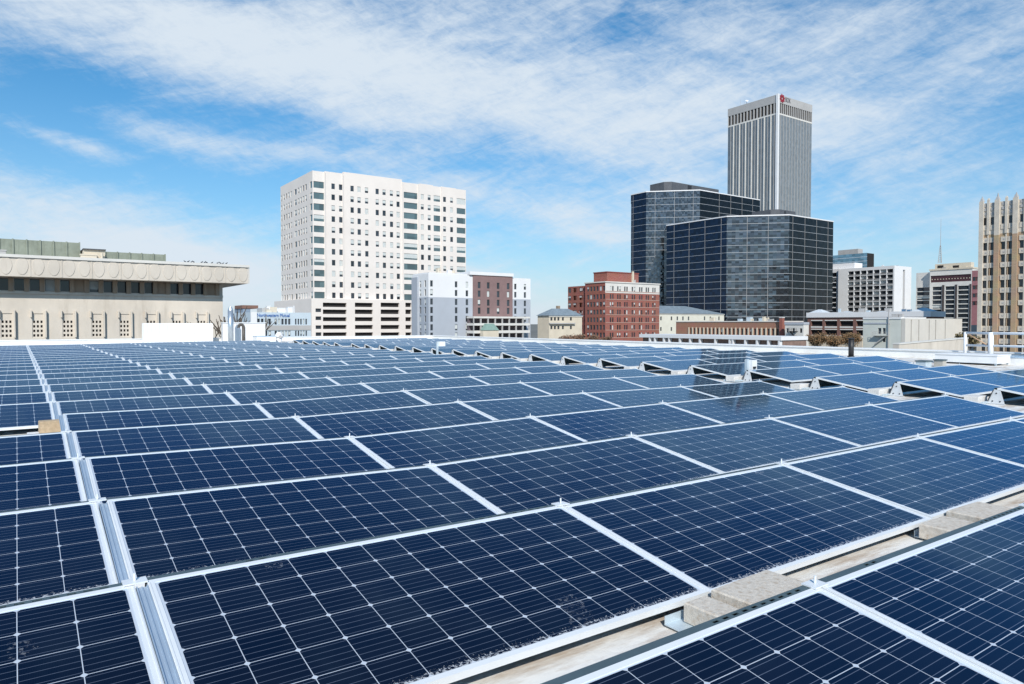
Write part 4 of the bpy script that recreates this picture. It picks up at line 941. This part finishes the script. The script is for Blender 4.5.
# ---- blue glass tower far behind it
GSf = Face(corner(832.5, 720, 270), -YD); gw_ = GSf.s(866.8, 270)
bg_ = world_thing('blue_glass_tower', 'pale blue glass tower far behind the white slab hotel', 'office tower', base_of(west_pts(GSf, gw_, 14)))
gz1 = GSf.z(850, 254.2); mb = MB(); GSf.box(mb, .3, gw_ - .3, GZ, gz1 - .1, -14, -.3); mb.build('core', DARKV, bg_)
for i in range(9):
    b = MB(); z = gz1 - i * 4.1; GSf.box(b, 0, gw_, z - 3.4, z, -.25, 0); b.build('glass_band', TEALG, bg_); b = MB(); GSf.box(b, 0, gw_, z - 4.09, z - 3.41, -.25, .1); b.build('floor_band', GALVL, bg_)
b = MB(); GSf.box(b, 0, gw_, GZ, gz1 - 9 * 4.1, -.25, 0); b.build('lower_glass', TEALG, bg_)
roof_block(GSf.off(-3), 838, 858, 249.6, 252, gz1 - .1, 9, STONEG, 'plant_room', bg_)

# ---- parking garage with white roof band and pyramids
PS = Face(corner(807.5, 262, 325), -YD); pw_ = PS.s(930, 325)
ga = world_thing('parking_garage', 'brown framed parking garage under a white band with pyramid caps', 'garage', base_of(west_pts(PS, pw_, 10)))
BRF = mat('brown_brick_frame', (.20, .105, .085), .85, 0, .15, .6)
pz1, pz0 = PS.z(830, 312.4), PS.z(830, 317.4); H = []
for x0, x1 in ((811, 822.3), (824.8, 837), (840, 853), (856.3, 864), (868, 880), (884, 896), (900, 912)):
    for y0, y1 in ((321.0, 326.2), (330, 335)): H.append((PS.s(x0, 325), PS.s(x1, 325), PS.z(835, y1), PS.z(835, y0)))
shell('wall', west_pts(PS, pw_, 10), GZ, pz0, BRF, ga, {0: H}, .8)
for h in H:
    b = MB(); PS.box(b, h[0], h[1], h[2], h[3], -1.5, -.82); b.build('bay_opening', DARKV, ga)
    b = MB(); PS.box(b, h[0] - .02, h[1] + .02, h[2] - .62, h[2] - .05, .003, .10); b.build('bay_spandrel', STONEW, ga)
    b = MB(); PS.box(b, h[0] - .02, h[1] + .02, h[3] + .05, h[3] + .4, .003, .08); b.build('bay_lintel', STONEW, ga)
b = MB(); PS.box(b, -.3, pw_ + .3, pz0 + .003, pz1, -10.3, .4); b.build('roof_band', WHITEP, ga)
b = MB(); PS.box(b, .1, PS.s(863, 338), GZ, PS.z(835, 336.2), .003, .5); b.build('base_wall', CREAM, ga)
for px, hw_, yt in ((816, 7.0, 309.4), (920, 9.5, 307.6), (845, 4.5, 311.2), (880, 4, 311.0)):
    a = PS.s(px, 312); w = PS.s(px + hw_, 312) - a; zt_ = PS.z(px, yt); b = MB(); e = [PS.pt(a - w, pz1 + .003, .2), PS.pt(a + w, pz1 + .003, .2), PS.pt(a + w, pz1 + .003, -2 * w), PS.pt(a - w, pz1 + .003, -2 * w)]; t = [PS.pt(a - w * .18, zt_, -w * .8), PS.pt(a + w * .18, zt_, -w * .8), PS.pt(a + w * .18, zt_, -w * 1.1), PS.pt(a - w * .18, zt_, -w * 1.1)]
    b.hexa(e, t); b.build('pyramid_cap', mat('pale_metal_roof', (.62, .66, .69), .5) if px == 816 else bpy.data.materials['pale_metal_roof'], ga)
# ---- pale building with fire stairs, slotted concrete hall beside it
Pc = corner(901.2, 186, 330); nwl = abs(Face(Pc, -YD).s(863, 330)); NS = Face(Pc + YD * nwl, -YD); nw = nwl
pn = world_thing('pale_warehouse', 'pale greenish white building with a grey fire stair', 'building', base_of(west_pts(NS, nw, 14)))
nz = NS.z(870, 319.2); PALEG = mat('pale_green_render', (.60, .62, .57), .85, 0, .08, .3, stain=((.42, .44, .40), .4, .58, .5))
H = [(NS.s(x0, 330), NS.s(x1, 330), NS.z(882, y1), NS.z(882, y0)) for x0, x1, y0, y1 in ((878, 881.2, 328, 334), (882.6, 885.6, 328, 334), (882.5, 885.6, 337.2, 342))]
shell('wall', west_pts(NS, nw - .02, 14), GZ, nz, PALEG, pn, {0: H}, .3); panes(pn, [(NS,) + h for h in H], .25, blinds=0)
b = MB(); NS.box(b, 0, nw - .03, nz + .003, nz + .5, -14, .15); b.build('coping', WHITEP, pn)
b = MB(); NS.box(b, NS.s(864, 330), NS.s(890, 330), NS.z(870, 324.0), NS.z(870, 322.6), .003, .12); b.build('string_course', GREYC, pn)
stairs(NS, NS.s(876, 330), NS.s(887, 330), NS.z(880, 345), NS.z(880, 335.5), 1, pn, STONEG)
b = MB(); NS.box(b, NS.s(889, 330) - .1, NS.s(889, 330) + .1, GZ, nz + 2.6, .2, .4); b.build('flue', STONEG, pn)
for px in (889.5, 893, 897): b = MB(); a = NS.s(px, 320); NS.box(b, a - .5, a + .4, nz + .5, nz + 1.4, -3, -2); b.build('roof_unit', STONEG, pn)
CS = Face(Pc + XD * .02 - YD * 1.0, XD); cw_ = CS.s(962, 330); H = []
hl = world_thing('concrete_hall', 'windowless pale concrete hall with dark vertical slots', 'building', base_of(rect_pts(Pc, cw_, 16)))
cz = CS.z(910, 318.4)
for px in (911.2, 918.8, 929.2, 935.6, 945.2): a = CS.s(px, 330); H.append((a - .26, a + .26, GZ + .5, cz - .35))
shell('wall', [Pc + XD * .02, Pc + XD * cw_, Pc + XD * cw_ + YD * 16, Pc + XD * 14.05 + YD * 16, Pc + XD * 14.05 + YD * .9, Pc + XD * .02 + YD * .9] if False else rect_pts(Pc + XD * .02 - YD * 1.0, cw_, .95), GZ, cz, mat('pale_concrete_panel', (.60, .57, .52), .85, 0, .06, .3, stain=((.42, .38, .33), .5, .6, .45)), hl, {0: H}, .5)
for h in H: b = MB(); CS.box(b, h[0], h[1], h[2], h[3], -.52, -.45); b.build('slot', DARKV, hl)
Px = corner(899, 120, 340); XS = Face(Px, XD); xw = XS.s(968, 342)
lw = world_thing('retaining_wall', 'low sloping concrete wall in front of the slotted hall', 'wall', (Px.x, Px.y, GZ))
b = MB(); z0, z1 = XS.z(900, 344.5), XS.z(952, 339); b.hexa([XS.pt(0, GZ, 0), XS.pt(xw, GZ, 0), XS.pt(xw, GZ, -1), XS.pt(0, GZ, -1)], [XS.pt(0, z0, 0), XS.pt(xw, z1, 0), XS.pt(xw, z1, -1), XS.pt(0, z0, -1)]); b.build('wall', CONC, lw)
b = MB(); b.hexa([XS.pt(-.05, z0 + .003, .1), XS.pt(xw, z1 + .003, .1), XS.pt(xw, z1 + .003, -1.1), XS.pt(-.05, z0 + .003, -1.1)], [XS.pt(-.05, z0 + .2, .1), XS.pt(xw, z1 + .2, .1), XS.pt(xw, z1 + .2, -1.1), XS.pt(-.05, z0 + .2, -1.1)]); b.build('coping', STONEW, lw)

# ---- office with aerial mast
ES = Face(corner(929.5, 410, 300), -YD); ew = ES.s(972, 300); EW = Face(ES.o + XD * 3 + YD * 9, -YD); EWL = 8.98
of = world_thing('office_block', 'white framed office block with tall dark windows and a roof mast', 'building', base_of(west_pts(ES, ew, 8)))
ez1 = ES.z(935, 270.6); H = []
cols = [(932.3, 941.4), (945.2, 954.3), (957.8, 968.6)]; er = [ES.z(940, 286.6 + 4.55 * i) for i in range(14)]
for x0, x1 in cols:
    for i in range(13): H.append((ES.s(x0, 300), ES.s(x1, 300), er[i + 1] + .5, er[i]))
band = (ES.s(930.5, 280), ES.s(971, 280), ES.z(945, 282), ES.z(945, 275.2))
Hw = [(EWL * .05, EWL * .95, er[i + 1] + .5, er[i]) for i in range(-1 + 1, 13)]
shell('wall', west_pts(ES, ew, 8), GZ, ez1, STONEW, of, {0: H + [band]}, .5); shell('side_wing', west_pts(EW, EWL, 5), GZ, ez1 - .6, STONEW, of, {0: Hw}, .5)
panes(of, [(ES,) + h for h in H] + [(EW,) + h for h in Hw], .45, GLASSD[0], .12)
b = MB(); ES.box(b, *band, -.5, -.45); b.build('dark_band', mat('maroon_band', (.06, .022, .028), .6, 0, .4, .6), of)
for i in range(14): b = MB(); a = band[0] + (band[1] - band[0]) * (i + .5) / 14; ES.box(b, a - .22, a + .22, band[2] + 1.5, band[2] + 2.0, -.44, -.30); b.build('band_stud', CREAM, of)
for x0, x1 in ((942.2, 944.2), (955.2, 957.0), (969.6, 971.2)): b = MB(); ES.box(b, ES.s(x0, 300), ES.s(x1, 300), GZ, ES.z(945, 285), .003, .5); b.build('dark_pier', mat('bronze_pier', (.06, .05, .05), .6) if x0 < 943 else bpy.data.materials['bronze_pier'], of)
b = MB(); ES.box(b, -.3, ew + .3, ez1 + .003, ez1 + .9, -8, .4); b.build('cornice', CREAM, of)
roof_block(ES.off(-3), 935, 971, 263.2, 266, ez1 + .9, 4, CREAM, 'lift_house', of)
for px in (940.5, 956): b = MB(); G = ES.off(-3); a = G.s(px, 266); G.box(b, a - 1.6, a + 1.6, G.z(px, 268), G.z(px, 265.4), .003, .1); b.build('louvre', DARKV, of)
mt = world_thing('radio_mast', 'thin lattice radio mast standing on the office block roof', 'mast', ES.pt(ES.s(936.3, 263), ES.off(-5).z(936, 263.3), -5))
p = Vector(mt['base']); zt_ = ES.off(-5).z(936, 246.0); ztip = ES.off(-5).z(936, 219.5); hh = zt_ - p.z
for k in range(3):
    an = k * 2.094; q0 = p + Vector((math.cos(an), math.sin(an), 0)) * 1.1; q1 = p + Vector((math.cos(an) * .3, math.sin(an) * .3, hh)); b = MB(); b.tube(q0, q1, .16, .12, 6); b.build('leg', STONEG, mt)
b = MB()
for i in range(8):
    f0, f1 = i / 8, (i + 1) / 8
    for k in range(3):
        an, am_ = k * 2.094, (k + 1) * 2.094; r0 = 1.1 - .8 * f0; r1 = 1.1 - .8 * f1
        b.tube(p + Vector((math.cos(an) * r0, math.sin(an) * r0, hh * f0)), p + Vector((math.cos(am_) * r1, math.sin(am_) * r1, hh * f1)), .09, n=5)
b.build('lattice', STONEG, mt); b = MB(); b.tube(p + Vector((0, 0, hh - .5)), p + Vector((0, 0, ztip - p.z)), .16, .07, 6); b.build('whip_aerial', STONEG, mt)
# ---- pink building between
IS = Face(corner(971.5, 262, 300), -YD); iw = IS.s(984, 300)
pk = world_thing('pink_building', 'narrow pink brick building squeezed beside the tan stone tower', 'building', base_of(west_pts(IS, iw, 8)))
iz1 = IS.z(975, 270.5); im = IS.z(975, 325); H = [(IS.s(x, 300) - .7, IS.s(x, 300) + .7, IS.z(975, y + 2), IS.z(975, y - 2)) for x in (974.2, 977.4) for y in (279, 287.4, 295.4, 303.2)]
shell('wall', west_pts(IS, iw, 8), im, iz1, mat('pink_brick', (.36, .16, .17), .85, 0, .12, .6), pk, {0: H}, .25); panes(pk, [(IS,) + h for h in H], .22, blinds=0)
b = MB(); IS.box(b, 0, iw, GZ, im - .003, -8, 0); b.build('lower_wall', mat('slate_blue_wall', (.055, .085, .115), .7), pk)

# ---- tan stone tower with pinnacles, at the right edge
ZS = Face(corner(978.6, 205, 280), -YD); bay = ZS.s(996.3, 280) - ZS.s(978.6, 280); nb = 5
got = world_thing('stone_tower', 'tan brick tower with white stone pinnacles at the right edge of the photo', 'building', base_of(west_pts(ZS, bay * nb, 18)))
zcrown = ZS.z(985, 235); ztop = ZS.z(985, 203.5); gy = [ZS.z(986, 221.6 + 12.55 * i) for i in range(11)]
H = []; wpos = []
for i in range(nb):
    for px in (985.5, 992.8): wpos.append(ZS.s(px, 280) + bay * i)
lim = bay * nb
for a in wpos:
    for z in gy: H.append((a - .82, a + .82, z - 1.08, z + 1.08))
shell('wall', west_pts(ZS, lim, 18), GZ, zcrown, TANB, got, {0: [h for h in H if h[3] < zcrown]}, .4)
shell('crown', west_pts(ZS, lim, 18), zcrown + .003, ztop, STONEC, got, {0: [h for h in H if h[2] > zcrown]}, .4)
panes(got, [(ZS,) + h for h in H], .36, blinds=0, cap=100)
for a in wpos:
    for z in gy[1:]:
        b = MB(); ZS.box(b, a - .85, a + .85, z + 1.08, z + 2.5, .003, .14); sp_ = b.build('spandrel', STONEC, got)
        b = MB(); ZS.box(b, a - .2, a + .2, z + 1.6, z + 2.0, .145, .20); q = b.build('spandrel_boss', STONEG, sp_); q.location = (0, 0, 0)
for i in range(nb + 1):
    a = bay * i; wd = .62 if i else .55; a = max(wd, a) if i == 0 else a
    if a + wd > lim: a = lim - wd
    b = MB(); ZS.box(b, a - wd, a + wd, GZ, zcrown - .4, .003, .55); b.build('pier', TANB if i else STONEC, got)
    b = MB(); ZS.box(b, a - wd, a + wd, zcrown - .398, ztop + .6, .003, .55); b.build('crown_pier', STONEC, got)
    b = MB(); p0 = ZS.pt(a, ztop + .6, .0); k = wd * .75; b.hexa([ZS.pt(a - k, ztop + .603, .5), ZS.pt(a + k, ztop + .603, .5), ZS.pt(a + k, ztop + .603, -.9), ZS.pt(a - k, ztop + .603, -.9)], [ZS.pt(a - k * .45, ztop + 1.5, .3), ZS.pt(a + k * .45, ztop + 1.5, .3), ZS.pt(a + k * .45, ztop + 1.5, -.7), ZS.pt(a - k * .65, ztop + 1.5, -.7)])
    b.tube(ZS.pt(a, ztop + 1.5, -.2), ZS.pt(a, ztop + 2.1 + (i % 2) * .5, -.2), .24, .10, 6); b.build('pinnacle', STONEG, got)
for i in range(nb):
    a = bay * (i + .5); b = MB(); ZS.box(b, a - .30, a + .30, zcrown - 20, ztop + .3, .003, .35) if False else ZS.box(b, a - .16, a + .16, GZ, zcrown, .003, .18); b.build('mid_pier', STONEC, got)
    b = MB(); ZS.box(b, a - .32, a + .32, zcrown + .003, ztop + .9, .003, .35); b.hexa([ZS.pt(a - .3, ztop + .903, .3), ZS.pt(a + .3, ztop + .903, .3), ZS.pt(a + .3, ztop + .903, -.3), ZS.pt(a - .3, ztop + .903, -.3)], [ZS.pt(a - .12, ztop + 1.4, .1), ZS.pt(a + .12, ztop + 1.4, .1), ZS.pt(a + .12, ztop + 1.4, -.1), ZS.pt(a - .12, ztop + 1.4, -.1)]); b.build('pinnacle', STONEC, got)
    for j in range(3):                         # carved tracery panels of the crown
        b = MB(); zc = gy[0] + 1.6 + j * 1.25
        for px in (985.5, 992.8): q = ZS.s(px, 280) + bay * i; ZS.box(b, q - .7, q + .7, zc + .15, zc + .95, .003, .10 + .06 * (j % 2))
        b.build('tracery', STONEG, got)

def clutter(root, F, a0, a1, z, dep, n, seed):
    rnd = random.Random(seed)
    for i in range(n):
        a = rnd.uniform(a0 + 1, a1 - 2); o = -rnd.uniform(1.5, dep - 2); w, d, h = rnd.uniform(.6, 2.2), rnd.uniform(.6, 1.6), rnd.uniform(.5, 1.5); b = MB()
        F.box(b, a, a + w, z + .02, z + h, o - d, o); F.box(b, a - .05, a + w + .05, z + h + .003, z + h + .1, o - d - .05, o + .05)
        if i % 2: b.tube(F.pt(a + w + .4, z, o - .3), F.pt(a + w + .4, z + h * 1.3, o - .3), .12, n=8)
        b.build('roof_unit', rnd.choice((STONEG, GALVL, WHITEP, CREAM)), root)
clutter(red, RS, 1, rw, rz1 + .46, RWL, 4, 1); clutter(hot, HS, 1, hw * .4, hz1 + .36, HWL, 4, 2); clutter(mk, MS, 2, mw - 3, mz1 + .36, 12, 9, 3); clutter(off, OS, 1, ow, oz1 + .01, 18, 4, 4)
clutter(ga, PS, 3, pw_ - 3, pz1, 10, 6, 5); clutter(wh, VS, 3, vw - 3, vz1, vdep, 5, 6); clutter(tow, TS, 3, Tw - 3, z_top, TWL, 6, 7); clutter(civ, FWl, wallX - 30, wallX - 4, zt + .02, 14, 3, 8); clutter(of, ES, 2, ew - 2, ez1 + .9, 4.2, 3, 9)
clutter(bt, KS, 4, kw - 4, kz, 20, 4, 10)
# ------------------------------------------------------------------ things along the far parapet of our roof
FPW = Face((0, 40.6, 0), XD)
ws = world_thing('panel_screen', 'low white ribbed metal screen in front of the concrete building', 'screen', FPW.pt(FPW.s(178, 335), 0))
a0, a1 = FPW.s(143, 335), FPW.s(212.5, 335); zt_ = FPW.z(178, 323.2); b = MB(); FPW.box(b, a0, a1, sag(0, 40) - .0 + .01, zt_, -.4, 0); b.build('screen', WHITEM, ws)
b = MB(); n = 18
for i in range(n + 1): q = a0 + (a1 - a0) * i / n; FPW.box(b, q - .02, q + .02, .05, zt_ - .02, .003, .03)
b.build('rib', WHITEM, ws)
mw_ = world_thing('equipment_screen', 'plain white wall section behind the steel flue on the roof', 'screen', FPW.pt(FPW.s(245, 335), 0))
b = MB(); FPW.box(b, FPW.s(223, 335), FPW.s(265.5, 335), .01, FPW.z(245, 323), -.4, -.02); b.build('wall', WHITEP, mw_)
b = MB(); FPW.box(b, FPW.s(222.6, 335), FPW.s(266, 335), FPW.z(245, 323) + .003, FPW.z(245, 322.3), -.45, .02); b.build('cap', WHITEM, mw_)
FPV = FPW.off(1.2)
fl = world_thing('flue_pipe', 'tall shiny steel flue with a cone top on the roof', 'pipe', FPV.pt(FPV.s(230.7, 330), 0))
p = Vector(fl['base']); zt_ = FPV.z(230.7, 310.5); rr = (FPV.s(233.5, 325) - FPV.s(228, 325)) / 2; STEEL = mat('steel_flue', (.55, .60, .64), .3, .7, .08, 2)
b = MB(); b.tube(p, (p.x, p.y, zt_), rr, n=18); b.build('pipe', STEEL, fl, True); b = MB(); b.tube((p.x, p.y, zt_ + .002), (p.x, p.y, zt_ + .22), rr * 1.02, rr * .5, 18); b.build('cone_cap', STEEL, fl)
b = MB(); b.tube(p, p + Vector((0, 0, .12)), rr * 1.7, rr * 1.25, 18); b.build('flashing', GALVL, fl)
gn = world_thing('gooseneck_vent', 'dark bent gooseneck vent pipe beside the steel flue', 'pipe', FPV.pt(FPV.s(243.6, 330), 0))
p = Vector(gn['base']); zt_ = FPV.z(243.6, 327); r0 = .085; b = MB(); b.tube(p, (p.x, p.y, zt_), r0 * 1.1, n=12); R0 = .14; prev = Vector((p.x, p.y, zt_))
for i in range(1, 9): an = math.pi * 1.1 * i / 8; q = Vector((p.x - R0 + R0 * math.cos(an), p.y, zt_ + R0 * math.sin(an))); b.tube(prev, q, r0, n=12); prev = q
b.build('pipe', mat('dark_bronze', (.09, .08, .07), .55), gn, True)
b = MB(); b.tube(p, p + Vector((0, 0, .06)), .2, .12, 12); b.build('flashing', GALVL, gn)
hd = world_thing('vent_hood', 'white rounded vent hood standing left of the parking deck', 'roof vent', FPV.pt(FPV.s(279, 330), 0))
p = Vector(hd['base']); k = (FPV.s(283, 330) - FPV.s(275, 330)) / 2; b = MB(); b.tube(p, p + Vector((0, 0, .34)), k * .75, k * .75, 14); b.build('duct', WHITEM, hd, True)
b = MB(); b.tube(p + Vector((0, 0, .342)), p + Vector((0, 0, .52)), k, k, 14); b.tube(p + Vector((0, 0, .522)), p + Vector((0, 0, .66)), k, k * .45, 14); b.build('hood', WHITEM, hd, True); b = MB(); b.tube(p + Vector((0, -k * .2, .40)), p + Vector((0, -k * 1.04, .40)), k * .4, n=10); b.build('outlet', STONEG, hd)
bs = roof_box('skylight', 'low pale blue skylight beside the white rooftop wall', 'skylight', FPV.pt(FPV.s(264, 336), 0)[0], 39.3, 1.1, .8, .34, WHITEM, bpy.data.materials['skylight_glass'])

# ------------------------------------------------------------------ trees and shrubs
def branchy(name, label, px, D, ytop, hbase, spread, seed, leafc=None, nleaf=0, thick=.14, cat='tree', levels=4, group=None, lsz=.16):
    rnd = random.Random(seed); P = corner(px, D, 325); P.z = GZ; ztop = CAM.z + (ray(px, ytop) * D).z; H_ = ztop - GZ
    root = thing(name, label, cat, P, group); tips = []; b = MB()
    def grow(p, d, L, r, lev):
        q = p + d * L; b.tube(p, q, r, r * .68, 6 if lev > 1 else 8)
        if lev >= 2: tips.append((q, L)); tips.append((p + d * L * .5, L))
        if lev >= levels: return
        for i in range(3 if lev else 5):
            nd = (d + Vector((rnd.uniform(-1, 1), rnd.uniform(-1, 1), rnd.uniform(-.15, .75))) * spread).normalized(); grow(q if i else p + d * L * .85, nd, L * rnd.uniform(.58, .78), r * .62, lev + 1)
    grow(Vector((0, 0, 0)), Vector((.02, .01, 1)).normalized(), hbase, thick, 0)
    zm = max(t[0].z for t in tips); f = H_ / zm
    b.v = [(v[0] * f ** .5, v[1] * f ** .5, v[2] * f) for v in b.v]; b.build('trunk', mat(name + '_bark', (.10, .075, .055), .9) if name + '_bark' not in bpy.data.materials else bpy.data.materials[name + '_bark'], root)
    if leafc:
        for j, c in enumerate(leafc):
            lf = MB()
            for t, L in tips:
                for _ in range(nleaf):
                    cpt = Vector((t.x * f ** .5, t.y * f ** .5, t.z * f)) + Vector((rnd.gauss(0, .32), rnd.gauss(0, .32), rnd.gauss(0, .28)))
                    u = Vector((rnd.uniform(-1, 1), rnd.uniform(-1, 1), rnd.uniform(-1, 1))).normalized() * lsz * rnd.uniform(.6, 1.3); v = u.orthogonal() * rnd.uniform(.5, .9); lf.face(cpt - u - v, cpt + u - v, cpt + u + v, cpt - u + v)
            lf.build('crown', mat('%s_leaf_%s' % (name, 'ab'[j]), c, .8, 0, .3, 2) if '%s_leaf_%s' % (name, 'ab'[j]) not in bpy.data.materials else bpy.data.materials['%s_leaf_%s' % (name, 'ab'[j])], root)
    return root
branchy('bare_tree', 'bare leafless tree at the corner of the concrete building', 217, 52, 306, 5.5, .55, 4, thick=.24)
for i, (px, yt, sd_, lab) in enumerate(((816.5, 332.6, 11, 'largest orange brown autumn tree before the garage, leftmost of three'), (836, 335.4, 12, 'smallest autumn tree in the middle of three before the garage'), (853.5, 333.6, 13, 'olive brown autumn tree nearest the pale building, rightmost of three'))):
    branchy('autumn_tree', lab, px, 190, yt, 3.2, .75, sd_, [(.27, .15, .07), (.14, .10, .05)] if i < 2 else [(.20, .15, .06), (.11, .095, .045)], 3, .14, group='autumn trees in front of the garage', lsz=.10, levels=5)
for i, (px, yt, sd_) in enumerate(((566, 336.5, 21), (578, 335.2, 22), (592, 335.8, 23), (606, 337, 24))):
    branchy('brown_tree', 'low rusty brown tree at the foot of the red building, %s from the left' % ORD[i + 1], px, 200, yt, 3.0, .75, sd_, [(.24, .13, .08), (.13, .09, .06)], 5, .16, group='brown trees at the foot of the red building', lsz=.14)
branchy('small_tree', 'small dark tree beside the slotted hall under the tan tower', 969, 180, 334, 3.0, .6, 31, [(.14, .11, .05)], 3, .2, lsz=.2)
bpy.data.objects.remove(proto, do_unlink=True) if not used else None
